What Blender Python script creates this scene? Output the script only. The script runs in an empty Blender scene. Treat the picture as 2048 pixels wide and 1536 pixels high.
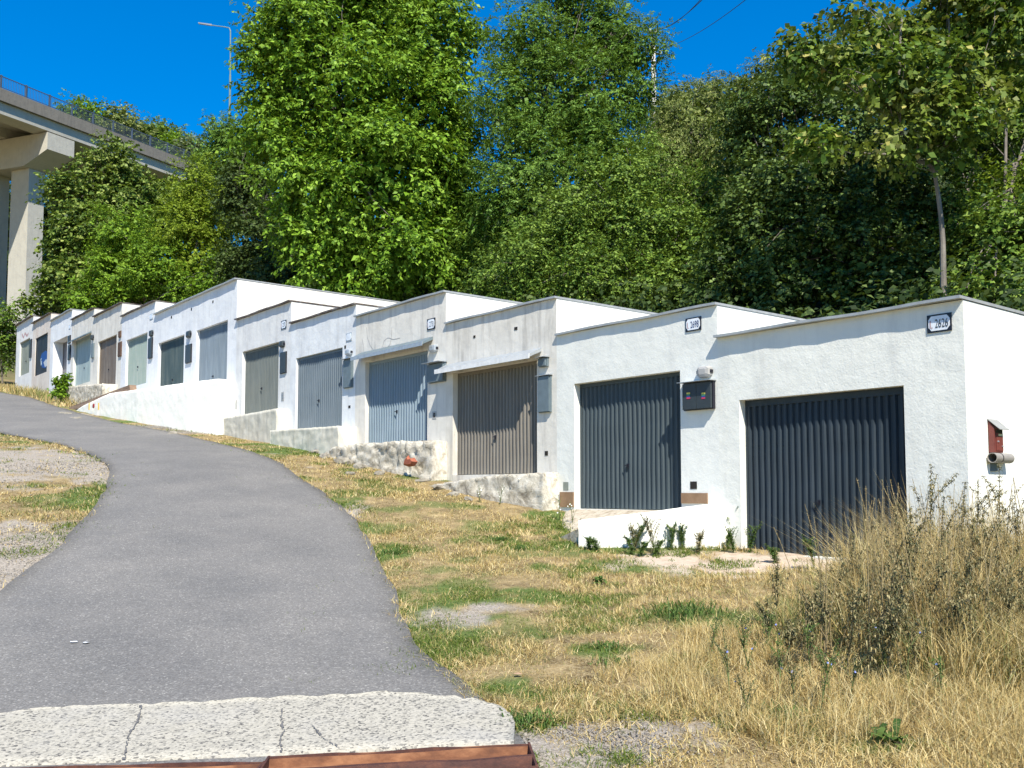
import bpy, math, random
import numpy as np
from mathutils import Vector
R = math.radians
random.seed(7); rng = np.random.default_rng(7)

# ------------------------------------------------------------------ camera, sky, sun, exposure
scene = bpy.context.scene
C = scene.collection
FPX, PY, TILT = 1900.0, 857.0, 123.0
cam_d = bpy.data.cameras.new('camera'); cam = bpy.data.objects.new('camera', cam_d); C.objects.link(cam)
cam_d.sensor_width = 36; cam_d.lens = FPX / 2048 * 36
cam_d.shift_y = (PY - 768) / 2048
cam_d.clip_end = 3000; cam_d.clip_start = 0.1
TH = math.atan(TILT / FPX)
cam.location = (0, 0, 0); cam.rotation_euler = (math.pi / 2 + TH, 0, 0)
scene.camera = cam
SUN = Vector((0.55, -2.28, 2.8)).normalized()
world = bpy.data.worlds.new("World"); scene.world = world; world.use_nodes = True
wn = world.node_tree; bg = wn.nodes['Background']
sky = wn.nodes.new('ShaderNodeTexSky'); sky.sky_type = 'NISHITA'; sky.sun_disc = False
sky.sun_elevation = math.asin(SUN.z); sky.sun_rotation = math.atan2(SUN.x, SUN.y)
sky.air_density = 1.0; sky.dust_density = 0.0; sky.ozone_density = 3.0; sky.altitude = 300
hs = wn.nodes.new('ShaderNodeHueSaturation'); hs.inputs['Saturation'].default_value = 2.0; hs.inputs['Hue'].default_value = 0.509
gm = wn.nodes.new('ShaderNodeGamma'); gm.inputs['Gamma'].default_value = 0.8
wn.links.new(sky.outputs[0], gm.inputs['Color']); wn.links.new(gm.outputs[0], hs.inputs['Color']); wn.links.new(hs.outputs[0], bg.inputs['Color'])
bg.inputs['Strength'].default_value = 0.16
sd = bpy.data.lights.new('sun', 'SUN'); sd.energy = 5.0; sd.angle = R(0.53); sd.color = (1.0, 0.94, 0.83)
so = bpy.data.objects.new('sun', sd); C.objects.link(so); so.rotation_euler = SUN.to_track_quat('Z', 'Y').to_euler()
scene.view_settings.view_transform = 'Standard'; scene.view_settings.look = 'None'
scene.view_settings.exposure = 0.74; scene.view_settings.gamma = 1.0
scene.cycles.max_bounces = 6; scene.cycles.diffuse_bounces = 2; scene.cycles.transmission_bounces = 3
scene.cycles.transparent_max_bounces = 4

# ------------------------------------------------------------------ geometry of the place
cT, sT = math.cos(TH), math.sin(TH)
def ray(u, v):
    a = (u - 1024) / FPX; b = -(v - PY) / FPX
    return np.array([a, cT - b * sT, sT + b * cT])
phi = math.atan(1524 / (FPX / cT))
D = np.array([-math.sin(phi), math.cos(phi)])      # along the garage row, uphill
N = np.array([math.cos(phi), math.sin(phi)])       # into the hill
P0 = np.array([4.79492, 9.99302])                  # front right corner of the nearest garage
def F(s, t, z): return (P0[0] + D[0]*s + N[0]*t, P0[1] + D[1]*s + N[1]*t, z)
def fac(u, v, t=0.0):
    r = ray(u, v); k = ((P0 + N*t) @ N) / (r[:2] @ N); p = r*k
    return float((p[:2] - P0) @ D), float(p[2])
BS = np.array([-60, -30, -6, -3, 0, 2, 5, 8, 10.5, 13, 16, 19.5, 27, 33, 40, 47, 60, 90, 200.])
BZ = np.array([-2.6, -1.9, -1.2, -1.08, -.95, -.85, -.6, -.1, .3, .72, 1.05, 1.45, 2.45, 3.2, 4.1, 5.0, 6.8, 11., 26.])
_g = np.linspace(-80, 240, 3201); _gz = np.interp(_g, BS, BZ); _k = np.exp(-.5*(np.arange(-30, 31)/10)**2); _k /= _k.sum()
_gz = np.convolve(np.pad(_gz, 30, 'edge'), _k, 'valid')
def sm(a, b, x):
    q = np.clip((x-a)/(b-a), 0, 1); return q*q*(3-2*q)
def zst(s, t):
    z = np.interp(s, _g, _gz) + .07*(np.minimum(t, 0)+.4)
    z = z + 2.2*sm(2.0, 7.0, t) + .40*np.clip(t-6, 0, 75) + .10*np.clip(t-81, 0, 200)
    return z
def zxy(x, y):
    qx = x - P0[0]; qy = y - P0[1]
    return zst(qx*D[0]+qy*D[1], qx*N[0]+qy*N[1])
def st(x, y):
    qx = x - P0[0]; qy = y - P0[1]
    return qx*D[0]+qy*D[1], qx*N[0]+qy*N[1]
def G(u, v, h=0.0):                                        # pixel -> point on the ground
    r = ray(u, v); ks = np.arange(2, 130, .01); X = r[0]*ks; Y = r[1]*ks; Z = r[2]*ks
    i = np.argmax(Z < zxy(X, Y)+h); return float(X[i]), float(Y[i])
def at(u, v, Y):
    r = ray(u, v); return r * (Y / r[1])
def vnoise(x, y, seed=0):                           # smooth value noise
    xi = np.floor(x).astype(int); yi = np.floor(y).astype(int); xf = x-xi; yf = y-yi
    def h(a, b):
        n = (a*374761393 + b*668265263 + seed*1442695041) & 0x7fffffff
        n = ((n ^ (n >> 13))*1274126177) & 0x7fffffff
        return ((n ^ (n >> 16)) & 0xffff)/65535.
    u = xf*xf*(3-2*xf); v = yf*yf*(3-2*yf)
    return (h(xi, yi)*(1-u)+h(xi+1, yi)*u)*(1-v)+(h(xi, yi+1)*(1-u)+h(xi+1, yi+1)*u)*v
def fbm(x, y, seed=0):
    return (vnoise(x, y, seed)+.5*vnoise(x*2.1, y*2.1, seed+1)+.25*vnoise(x*4.3, y*4.3, seed+2))/1.75

# ------------------------------------------------------------------ helpers
def tag(o, label=None, cat=None, group=None, kind=None):
    if label: o['label'] = label
    if cat: o['category'] = cat
    if group: o['group'] = group
    if kind: o['kind'] = kind
    return o
def thing(name, loc, label, cat, group=None):
    o = bpy.data.objects.new(name, None); C.objects.link(o); o.location = loc; o.empty_display_size = .2
    return tag(o, label, cat, group)
def root_loc(p):
    q = Vector((0, 0, 0))
    while p is not None: q += p.location; p = p.parent
    return q
def link(name, me, mat, parent=None, loc=None):
    if mat: me.materials.append(mat)
    o = bpy.data.objects.new(name, me); C.objects.link(o)
    if parent: o.parent = parent
    elif loc is not None: o.location = loc
    return o
def np_mesh(name, V, faces, off=(0, 0, 0), smooth=False):   # faces: list of index arrays (n,k)
    V = np.asarray(V, dtype=np.float64).reshape(-1, 3) - np.array(off)
    me = bpy.data.meshes.new(name); me.vertices.add(len(V)); me.vertices.foreach_set('co', V.astype(np.float32).ravel())
    loops = np.concatenate([f.ravel() for f in faces]); tot = np.concatenate([np.full(len(f), f.shape[1]) for f in faces])
    me.loops.add(len(loops)); me.loops.foreach_set('vertex_index', loops.astype(np.int32))
    me.polygons.add(len(tot)); start = np.concatenate([[0], np.cumsum(tot)[:-1]])
    me.polygons.foreach_set('loop_start', start.astype(np.int32)); me.polygons.foreach_set('loop_total', tot.astype(np.int32))
    if smooth: me.polygons.foreach_set('use_smooth', np.ones(len(tot), dtype=bool))
    me.update(calc_edges=True); return me
class MB:
    def __init__(s): s.v = []; s.f = []; s.sm = False
    def add(s, vs, fs):
        n = len(s.v); s.v += [tuple(map(float, q)) for q in vs]; s.f += [tuple(n+i for i in f) for f in fs]; return s
    def quad(s, a, b, c, d): return s.add([a, b, c, d], [(0, 1, 2, 3)])
    def box8(s, p): return s.add(p, [(0, 3, 2, 1), (4, 5, 6, 7), (0, 1, 5, 4), (1, 2, 6, 5), (2, 3, 7, 6), (3, 0, 4, 7)])
    def fbox(s, s0, s1, t0, t1, z0, z1, dz=0):      # box in facade coordinates, dz lowers the outer top edge
        return s.box8([F(s0, t0, z0), F(s1, t0, z0), F(s1, t1, z0), F(s0, t1, z0), F(s0, t0, z1-dz), F(s1, t0, z1-dz), F(s1, t1, z1), F(s0, t1, z1)])
    def box(s, x0, x1, y0, y1, z0, z1):
        return s.box8([(x0, y0, z0), (x1, y0, z0), (x1, y1, z0), (x0, y1, z0), (x0, y0, z1), (x1, y0, z1), (x1, y1, z1), (x0, y1, z1)])
    def tube(s, pts, rad, n=7, caps=True):
        P = [Vector(p) for p in pts]; rad = [rad]*len(P) if isinstance(rad, (int, float)) else rad
        vs = []
        for i, p in enumerate(P):
            d = (P[min(i+1, len(P)-1)]-P[max(i-1, 0)]).normalized()
            a = d.cross(Vector((0, 0, 1)) if abs(d.z) < .9 else Vector((1, 0, 0))).normalized(); b = d.cross(a)
            for j in range(n):
                w = 2*math.pi*j/n; vs.append(p + (a*math.cos(w)+b*math.sin(w))*rad[i])
        fs = [(i*n+j, i*n+(j+1) % n, (i+1)*n+(j+1) % n, (i+1)*n+j) for i in range(len(P)-1) for j in range(n)]
        if caps: fs += [tuple(range(n)), tuple(range((len(P)-1)*n, len(P)*n))]
        return s.add(vs, fs)
    def build(s, name, mat, parent=None, loc=None, smooth=False, bevel=0):
        off = root_loc(parent) if parent else Vector(loc or (0, 0, 0))
        me = bpy.data.meshes.new(name); me.from_pydata([tuple(Vector(v)-off) for v in s.v], [], s.f); me.update()
        import bmesh
        bm = bmesh.new(); bm.from_mesh(me); bmesh.ops.recalc_face_normals(bm, faces=bm.faces)
        if bevel: bmesh.ops.bevel(bm, geom=bm.edges[:], offset=bevel, segments=2, affect='EDGES', clamp_overlap=True)
        bm.to_mesh(me); bm.free()
        if smooth: me.polygons.foreach_set('use_smooth', [True]*len(me.polygons))
        return link(name, me, mat, parent, loc)

# ------------------------------------------------------------------ materials
def nt(name):
    m = bpy.data.materials.new(name); m.use_nodes = True; t = m.node_tree
    return m, t, t.nodes['Principled BSDF'], t.nodes['Material Output']
def ramp(t, fac_out, cols, pos=None):
    r = t.nodes.new('ShaderNodeValToRGB'); e = r.color_ramp.elements
    pos = pos or [i/(len(cols)-1) for i in range(len(cols))]
    while len(e) < len(cols): e.new(.5)
    for i, (c, p) in enumerate(zip(cols, pos)): e[i].position = p; e[i].color = (*c, 1)
    t.links.new(fac_out, r.inputs[0]); return r.outputs[0]
def noise(t, scale, detail=4, rough=.55, vec=None, stretch=None, dist=0):
    n = t.nodes.new('ShaderNodeTexNoise'); n.inputs['Scale'].default_value = scale; n.inputs['Detail'].default_value = detail
    n.inputs['Roughness'].default_value = rough; n.inputs['Distortion'].default_value = dist
    tc = t.nodes.new('ShaderNodeTexCoord'); v = tc.outputs['Object']
    if stretch:
        mp = t.nodes.new('ShaderNodeMapping'); mp.inputs['Scale'].default_value = stretch; t.links.new(v, mp.inputs[0]); v = mp.outputs[0]
    t.links.new(v, n.inputs['Vector']); return n.outputs['Fac']
def mix(t, f, a, b, mode='MIX'):
    m = t.nodes.new('ShaderNodeMix'); m.data_type = 'RGBA'; m.blend_type = mode
    for k, x in ((0, f), (6, a), (7, b)):
        if isinstance(x, (int, float)): m.inputs[k].default_value = x
        elif isinstance(x, tuple): m.inputs[k].default_value = (*x, 1)
        else: t.links.new(x, m.inputs[k])
    return m.outputs[2]
def bump(t, b, hs, strength, dist):
    n = None
    for h, st_, d in zip(hs, strength, dist):
        bp = t.nodes.new('ShaderNodeBump'); bp.inputs['Strength'].default_value = st_; bp.inputs['Distance'].default_value = d
        t.links.new(h, bp.inputs['Height'])
        if n: t.links.new(n, bp.inputs['Normal'])
        n = bp.outputs[0]
    t.links.new(n, b.inputs['Normal'])
def M(name, cols, scale=8, rough=.7, metal=0, bs=None, bst=.3, bd=.01, stretch=None, pos=None, spec=.4, detail=5):
    m, t, b, o = nt(name)
    t.links.new(ramp(t, noise(t, scale, detail, .6, stretch=stretch), cols, pos or [.3+.4*i/(len(cols)-1) for i in range(len(cols))]), b.inputs['Base Color'])
    b.inputs['Roughness'].default_value = rough; b.inputs['Metallic'].default_value = metal; b.inputs['Specular IOR Level'].default_value = spec
    if bs: bump(t, b, [noise(t, bs, 5)], [bst], [bd])
    return m
def plaster(name, base, stain, amount=.35, dirt=(.32, .29, .24), rough_b=.35, streak=.5, fine=70):
    m, t, b, o = nt(name)
    big = noise(t, 1.3, 6, .65, dist=.6); st_ = noise(t, 2.2, 5, .6, stretch=(2.6, 2.6, .35)); sp = noise(t, 14, 5, .7)
    c = mix(t, ramp(t, big, [(0, 0, 0), (amount,)*3], [.42, .68]), base, stain)
    c = mix(t, ramp(t, st_, [(0, 0, 0), (streak,)*3], [.5, .78]), c, dirt)
    c = mix(t, ramp(t, sp, [(0, 0, 0), (.25,)*3], [.55, .75]), c, stain)
    t.links.new(c, b.inputs['Base Color']); b.inputs['Roughness'].default_value = .9; b.inputs['Specular IOR Level'].default_value = .2
    bump(t, b, [noise(t, 2.5, 3), noise(t, fine, 4, .6)], [.5, rough_b], [.035, .006])
    return m
def metal(name, base, stain, rust=(.2, .1, .05), rusta=.4, rough=.45, metallic=.0):
    m, t, b, o = nt(name)
    c = mix(t, ramp(t, noise(t, 1.6, 5, .6, stretch=(3, 3, .5)), [(0, 0, 0), (1, 1, 1)], [.4, .7]), base, stain)
    tc = t.nodes.new('ShaderNodeTexCoord'); sx = t.nodes.new('ShaderNodeSeparateXYZ'); t.links.new(tc.outputs['Object'], sx.inputs[0])
    mr = t.nodes.new('ShaderNodeMapRange'); mr.inputs[1].default_value = .9; mr.inputs[2].default_value = -.1; t.links.new(sx.outputs[2], mr.inputs[0])
    rn = ramp(t, noise(t, 7, 6, .7, stretch=(1, 1, .6)), [(0, 0, 0), (rusta,)*3], [.52, .72])
    mm = t.nodes.new('ShaderNodeMath'); mm.operation = 'MULTIPLY'; t.links.new(mr.outputs[0], mm.inputs[0]); t.links.new(rn, mm.inputs[1])
    c = mix(t, mm.outputs[0], c, rust)
    t.links.new(c, b.inputs['Base Color']); b.inputs['Roughness'].default_value = rough; b.inputs['Metallic'].default_value = metallic
    b.inputs['Specular IOR Level'].default_value = .2
    bump(t, b, [noise(t, 3, 3), noise(t, 25, 4)], [.25, .1], [.02, .004])
    return m
def flat(name, c, rough=.6, metallic=0, spec=.4):
    return M(name, [tuple(x*.85 for x in c), tuple(min(1, x*1.12) for x in c)], 9, rough, metallic, spec=spec)
def leafmat(name, cols, trans=.3, rough=.5, pos=None):
    m, t, b, o = nt(name)
    g = t.nodes.new('ShaderNodeNewGeometry')
    c = ramp(t, g.outputs['Random Per Island'], cols, pos)
    c = mix(t, ramp(t, noise(t, .45, 3), [(0, 0, 0), (.3,)*3], [.48, .68]), c, tuple(x*1.1 for x in cols[-1]))
    t.links.new(c, b.inputs['Base Color']); b.inputs['Roughness'].default_value = rough+.1; b.inputs['Specular IOR Level'].default_value = .18
    tr = t.nodes.new('ShaderNodeBsdfTranslucent'); t.links.new(mix(t, .5, c, (.30, .42, .03), 'MIX'), tr.inputs[0])
    ms = t.nodes.new('ShaderNodeMixShader'); ms.inputs[0].default_value = trans
    t.links.new(b.outputs[0], ms.inputs[1]); t.links.new(tr.outputs[0], ms.inputs[2]); t.links.new(ms.outputs[0], o.inputs[0])
    return m

# ------------------------------------------------------------------ road outline (world)
Redge = [G(*q) for q in [(1000, 1400), (950, 1378), (850, 1330), (820, 1275), (790, 1180), (750, 1110), (715, 1040), (685, 1012), (650, 990), (600, 955), (560, 925), (500, 903), (430, 885), (360, 868), (290, 855), (230, 845), (170, 830), (110, 812), (60, 795), (0, 785)]]
Ledge = [G(*q) for q in [(0, 1195), (45, 1150), (90, 1120), (130, 1085), (160, 1050), (190, 1015), (207, 985), (220, 962), (222, 940), (215, 925), (190, 915), (150, 898), (100, 885), (50, 876), (0, 868)]]
Redge = [(.35, 2.5), (.25, 4.5), (.12, 5.6)] + Redge + [F(50, -1.5, 0)[:2], F(62, -1.8, 0)[:2], F(85, -3, 0)[:2]]
Ledge = [(-5.6, 2.5), (-5.45, 4.5), (-5.2, 6.5)] + Ledge + [F(26, -5.4, 0)[:2], F(36, -5.4, 0)[:2], F(50, -5.6, 0)[:2], F(62, -6, 0)[:2], F(85, -7, 0)[:2]]
def resample(P, n):
    P = np.array(P); d = np.concatenate([[0], np.cumsum(np.linalg.norm(np.diff(P, axis=0), axis=1))])
    q = np.linspace(0, d[-1], n); X = np.stack([np.interp(q, d, P[:, 0]), np.interp(q, d, P[:, 1])], 1)
    return X
def smooth_line(P, it=3):
    P = P.copy()
    for _ in range(it): P[1:-1] = (P[:-2]+2*P[1:-1]+P[2:])/4
    return P
NR = 300
RE = smooth_line(resample(Redge, NR), 14); LE = smooth_line(resample(Ledge, NR), 14)
RE += (vnoise(np.arange(NR)*.55, np.zeros(NR), 3)[:, None]-.5)*.06
LE += (vnoise(np.arange(NR)*.55, np.ones(NR), 5)[:, None]-.5)*.06
road_poly = np.concatenate([RE, LE[::-1]])
road_core = np.concatenate([RE+(LE-RE)*.022, (LE+(RE-LE)*.022)[::-1]])
def inpoly(x, y, P):
    r = np.zeros(x.shape, bool); n = len(P)
    for i in range(n):
        x0, y0 = P[i]; x1, y1 = P[(i+1) % n]
        if y0 == y1: continue
        c = ((y0 > y) != (y1 > y)) & (x < (x1-x0)*(y-y0)/(y1-y0)+x0); r ^= c
    return r
def ell(x, y, c, rx, ry, seed=0, rough=.85):
    q = ((x-c[0])/rx)**2+((y-c[1])/ry)**2
    return np.clip(1.6-q-(fbm(x*3.4, y*3.4, seed)-.5)*5*rough, 0, 1)

# surface zones: discs on the ground given by their place
gravel_z = [(G(70, 922), 3.4, 2.4), (G(165, 932), 1.3, 1.6), (G(-40, 1190), 1.6, 1.1), (G(30, 1120), 1.3, 1.3), (G(70, 1075), 1.0, .8), (G(-60, 1150), 1.4, 1.4), (G(875, 1238), .34, .34), (G(990, 1220), .3, .2), (G(1090, 1500), .5, .35), (G(1180, 1490), .45, .3), (G(1230, 1470), .4, .22), (G(300, 862), 1.3, .4), (G(340, 855), 1.0, .3), (G(140, 828), 1.0, .4), (G(700, 1020), .25, .5)]
apron_z = [(G(1440, 1128), 1.0, .7), (G(1550, 1120), .7, .6), (G(1350, 1122), .5, .35)]
green_z = [(G(900, 1185), .42, .5), (G(850, 1215), .25, .4), (G(960, 1265), .55, .42), (G(900, 1290), .42, .4), (G(830, 1245), .2, .25), (G(1062, 1440), .28, .25), (G(1020, 1390), .22, .25), (G(780, 1105), .25, .4), (G(740, 1140), .15, .4), (G(1300, 1095), 1.1, .5), (G(1150, 1060), .5, .55), (G(1170, 1095), .4, .4), (G(1440, 1075), .6, .3), (G(1130, 1040), .5, .5), (G(1210, 1300), .25, .2), (G(1370, 1225), .3, .3), (G(1230, 1135), .7, .35), (G(560, 905), 1.2, .4), (G(620, 900), 1.2, .35), (G(500, 890), 1.0, .4), (G(210, 975), .35, .9), (G(180, 1000), .4, .6), (G(110, 1080), .5, .3), (G(70, 1105), .3, .25), (G(1030, 1200), .8, .3), (G(720, 1060), .2, .5), (G(690, 1000), .25, .5), (G(1560, 1440), .3, .25), (G(1780, 1495), .25, .15), (G(1450, 1240), .5, .35), (G(200, 842), 1.5, .4), (G(130, 790), 1.5, .8), (G(1060, 1095), .3, .3), (G(1000, 1075), .25, .3), (G(30, 885), .7, .2)]
def zones(x, y):
    def acc(Z, sd):
        r = np.zeros(x.shape)
        for i, (c, rx, ry) in enumerate(Z): r = np.maximum(r, ell(x, y, c, rx, ry, sd+i))
        return r
    gr = acc(green_z, 60); s9, t9 = st(x, y); nn9 = sm(.55, .70, fbm(x*1.6+17, y*1.6, 201))*.7*(t9 > -7)
    return acc(gravel_z, 10), np.maximum(gr, nn9*1.0), acc(apron_z, 120)

# ------------------------------------------------------------------ ground sheet
def ax(*seg):
    out = [seg[0][0]]
    for a, b, st_ in seg:
        n = max(1, int(round((b-a)/st_))); out += list(np.linspace(a, b, n+1)[1:])
    return np.array(out)
gs = ax((-900, -100, 80), (-100, -20, 6), (-20, -7, .6), (-7, 16, .11), (16, 48, .25), (48, 130, 2), (130, 1500, 60))
gt = ax((-900, -100, 80), (-100, -30, 5), (-30, -12, 1), (-12, 1, .11), (1, 9, .5), (9, 100, 2.5), (100, 900, 80))
S, T_ = np.meshgrid(gs, gt, indexing='ij')
X = P0[0]+D[0]*S+N[0]*T_; Y = P0[1]+D[1]*S+N[1]*T_; Z = zst(S, T_)
near = (S > -9) & (S < 48) & (T_ < 1.2) & (T_ > -14)
onroad = inpoly(X, Y, road_poly) & near
Z = Z + np.where(near & ~onroad, (fbm(X*1.2, Y*1.2, 1)-.5)*.07, 0) - np.where(onroad, .035, 0)
ns, ntt = S.shape; idx = np.arange(ns*ntt).reshape(ns, ntt)
faces = np.stack([idx[:-1, :-1], idx[1:, :-1], idx[1:, 1:], idx[:-1, 1:]], -1).reshape(-1, 4)
me = np_mesh('ground', np.stack([X, Y, Z], -1), [faces], smooth=True)
gz_, ez_, az_ = zones(X, Y)
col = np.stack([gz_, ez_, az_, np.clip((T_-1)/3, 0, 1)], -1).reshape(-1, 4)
ca = me.color_attributes.new('zone', 'FLOAT_COLOR', 'POINT'); ca.data.foreach_set('color', col.astype(np.float32).ravel())
m, t, b, o = nt('dry_ground')
at_ = t.nodes.new('ShaderNodeVertexColor'); at_.layer_name = 'zone'
sep = t.nodes.new('ShaderNodeSeparateColor'); t.links.new(at_.outputs[0], sep.inputs[0])
base = ramp(t, noise(t, 3.0, 8, .7), [(.08, .055, .025), (.22, .16, .075), (.38, .28, .14)], [.32, .5, .68])
base = mix(t, ramp(t, noise(t, 45, 4, .7), [(0, 0, 0), (.5,)*3], [.45, .65]), base, (.52, .42, .25))
green = ramp(t, noise(t, 30, 5, .7), [(.05, .07, .02), (.10, .15, .04), (.16, .18, .06)], [.3, .5, .7])
c = mix(t, sep.outputs[1], base, green)
grav = ramp(t, noise(t, 42, 6, .8), [(.13, .11, .09), (.32, .28, .23), (.50, .45, .38)], [.32, .5, .66])
c = mix(t, sep.outputs[0], c, grav)
apr = ramp(t, noise(t, 5, 8, .75), [(.38, .28, .2), (.52, .42, .32), (.58, .5, .4)], [.3, .5, .7])
c = mix(t, sep.outputs[2], c, apr)
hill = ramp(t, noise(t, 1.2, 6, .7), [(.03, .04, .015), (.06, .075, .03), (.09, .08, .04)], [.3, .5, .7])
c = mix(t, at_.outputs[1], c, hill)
t.links.new(c, b.inputs['Base Color']); b.inputs['Roughness'].default_value = .95; b.inputs['Specular IOR Level'].default_value = .1
bump(t, b, [noise(t, 9, 5), noise(t, 60, 5, .7)], [.6, .8], [.05, .015])
ground = link('ground', me, m); tag(ground, kind='structure')

# asphalt road
K = 14; W_ = np.linspace(0, 1, K+1)[None, :, None]
rp = LE[:, None, :]*(1-W_)+RE[:, None, :]*W_
rz = zxy(rp[..., 0], rp[..., 1]) + .012 + .03*np.sin(np.pi*W_[..., 0])
rv = np.concatenate([rp, rz[..., None]], -1)
i2 = np.arange(NR*(K+1)).reshape(NR, K+1); rf = np.stack([i2[:-1, :-1], i2[1:, :-1], i2[1:, 1:], i2[:-1, 1:]], -1).reshape(-1, 4)
# skirts
sk = []
for edge in (0, K):
    low = rv[:, edge].copy(); low[:, 2] -= .09; sk.append(low)
allv = np.concatenate([rv.reshape(-1, 3), sk[0], sk[1]]); b0 = NR*(K+1)
sf = []
for e, (edge, off) in enumerate(((0, b0), (K, b0+NR))):
    a = i2[:-1, edge]; c2 = i2[1:, edge]; q = np.arange(off, off+NR-1); sf.append(np.stack([a, c2, q+1, q], -1))
me = np_mesh('road', allv, [rf]+sf, smooth=True)
m, t, b, o = nt('asphalt')
vor = t.nodes.new('ShaderNodeTexVoronoi'); vor.inputs['Scale'].default_value = 85; tc = t.nodes.new('ShaderNodeTexCoord'); t.links.new(tc.outputs['Object'], vor.inputs[0])
sepv = t.nodes.new('ShaderNodeSeparateColor'); t.links.new(vor.outputs['Color'], sepv.inputs[0])
agg = ramp(t, sepv.outputs[0], [(.125, .12, .112), (.165, .16, .149), (.205, .198, .184), (.34, .33, .30)], [0, .55, .94, 1])
lg = ramp(t, noise(t, .8, 6, .65), [(.88, .88, .89), (1.14, 1.12, 1.1)], [.35, .65])
c = mix(t, 1.0, agg, lg, 'MULTIPLY')
c = mix(t, ramp(t, noise(t, 3, 7, .75, stretch=(1.6, .5, 1)), [(0, 0, 0), (.35,)*3], [.6, .75]), c, (.24, .22, .20))
t.links.new(c, b.inputs['Base Color']); b.inputs['Roughness'].default_value = .85; b.inputs['Specular IOR Level'].default_value = .25
bump(t, b, [noise(t, 2.5, 3), vor.outputs['Distance'], noise(t, 130, 3)], [.3, .5, .4], [.02, .006, .004])
tag(link('road', me, m), kind='structure')

# pale concrete strip across the foot of the road
top = resample([(-5.1, 6.05)]+[G(*q, .045) for q in [(-60, 1430), (120, 1410), (250, 1405), (400, 1402), (520, 1392), (640, 1390), (780, 1380), (880, 1388), (960, 1396), (1010, 1415), (1030, 1440)]], 90)
bot = resample([(-5.1, 5.2)]+[G(*q, .045) for q in [(-60, 1536), (250, 1524), (540, 1509), (800, 1496), (1028, 1484)]], 90)
top += np.stack([np.zeros(90), (fbm(np.arange(90)*.9, np.zeros(90), 8)-.5)*.10], 1)
KK = 8; w = np.linspace(0, 1, KK+1)[None, :, None]; cp = top[:, None]*(1-w)+bot[:, None]*w
cz = zxy(cp[..., 0], cp[..., 1])+.048; cz[:, 0] -= .008
cv = np.concatenate([cp, cz[..., None]], -1); i3 = np.arange(90*(KK+1)).reshape(90, KK+1)
cf = np.stack([i3[:-1, :-1], i3[1:, :-1], i3[1:, 1:], i3[:-1, 1:]], -1).reshape(-1, 4)
low = cv[:, KK].copy(); low[:, 2] -= .2; lowt = cv[:, 0].copy(); lowt[:, 2] -= .05; lowr = cv[-1, :].copy(); lowr[:, 2] -= .1
nb_ = 90*(KK+1); q = np.arange(89)
ef = [np.stack([i3[:-1, KK], i3[1:, KK], nb_+q+1, nb_+q], -1), np.stack([i3[:-1, 0], i3[1:, 0], nb_+90+q+1, nb_+90+q], -1)]
q = np.arange(KK); ef.append(np.stack([i3[-1, :-1], i3[-1, 1:], nb_+180+q+1, nb_+180+q], -1))
me = np_mesh('concrete_strip', np.concatenate([cv.reshape(-1, 3), low, lowt, lowr]), [cf]+ef, smooth=False)
m, t, b, o = nt('exposed_aggregate_concrete')
vor = t.nodes.new('ShaderNodeTexVoronoi'); vor.inputs['Scale'].default_value = 70; vor.inputs['Randomness'].default_value = 1; tc = t.nodes.new('ShaderNodeTexCoord'); t.links.new(tc.outputs['Object'], vor.inputs[0])
sv = t.nodes.new('ShaderNodeSeparateColor'); t.links.new(vor.outputs['Color'], sv.inputs[0])
c = ramp(t, sv.outputs[0], [(.09, .085, .08), (.19, .18, .155), (.32, .30, .25), (.38, .355, .29), (.44, .41, .34)], [0, .12, .27, .6, 1])
c = mix(t, ramp(t, noise(t, 1.6, 5), [(0, 0, 0), (.4,)*3], [.5, .75]), c, (.36, .35, .33))
t.links.new(c, b.inputs['Base Color']); b.inputs['Roughness'].default_value = .9; b.inputs['Specular IOR Level'].default_value = .15
bump(t, b, [vor.outputs['Distance'], noise(t, 90, 4)], [.35, .3], [.006, .004])
tag(link('concrete_strip', me, m), kind='structure')
# cracks in the strip: thin ragged fillings
dark = flat('crack_filler', (.13, .125, .12), .9)
mb = MB()
for pts in ([(566, 1418), (562, 1440), (568, 1462), (560, 1485), (563, 1506)], [(283, 1412), (276, 1440), (258, 1470), (250, 1500), (249, 1522)], [(626, 1452), (640, 1472), (655, 1482), (680, 1498)]):
    P = [G(*q, .05) for q in pts]; P = resample(P, 26)
    for i in range(25):
        a, b2 = P[i], P[i+1]; wd = .002+.008*random.random()**2
        x0 = random.uniform(-.006, .006)
        mb.quad((a[0]-wd+x0, a[1], zxy(*a)+.0545), (a[0]+wd+x0, a[1], zxy(*a)+.0545), (b2[0]+wd+x0, b2[1], zxy(*b2)+.0545), (b2[0]-wd+x0, b2[1], zxy(*b2)+.0545))
tag(mb.build('concrete_cracks', dark), kind='structure')

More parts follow.
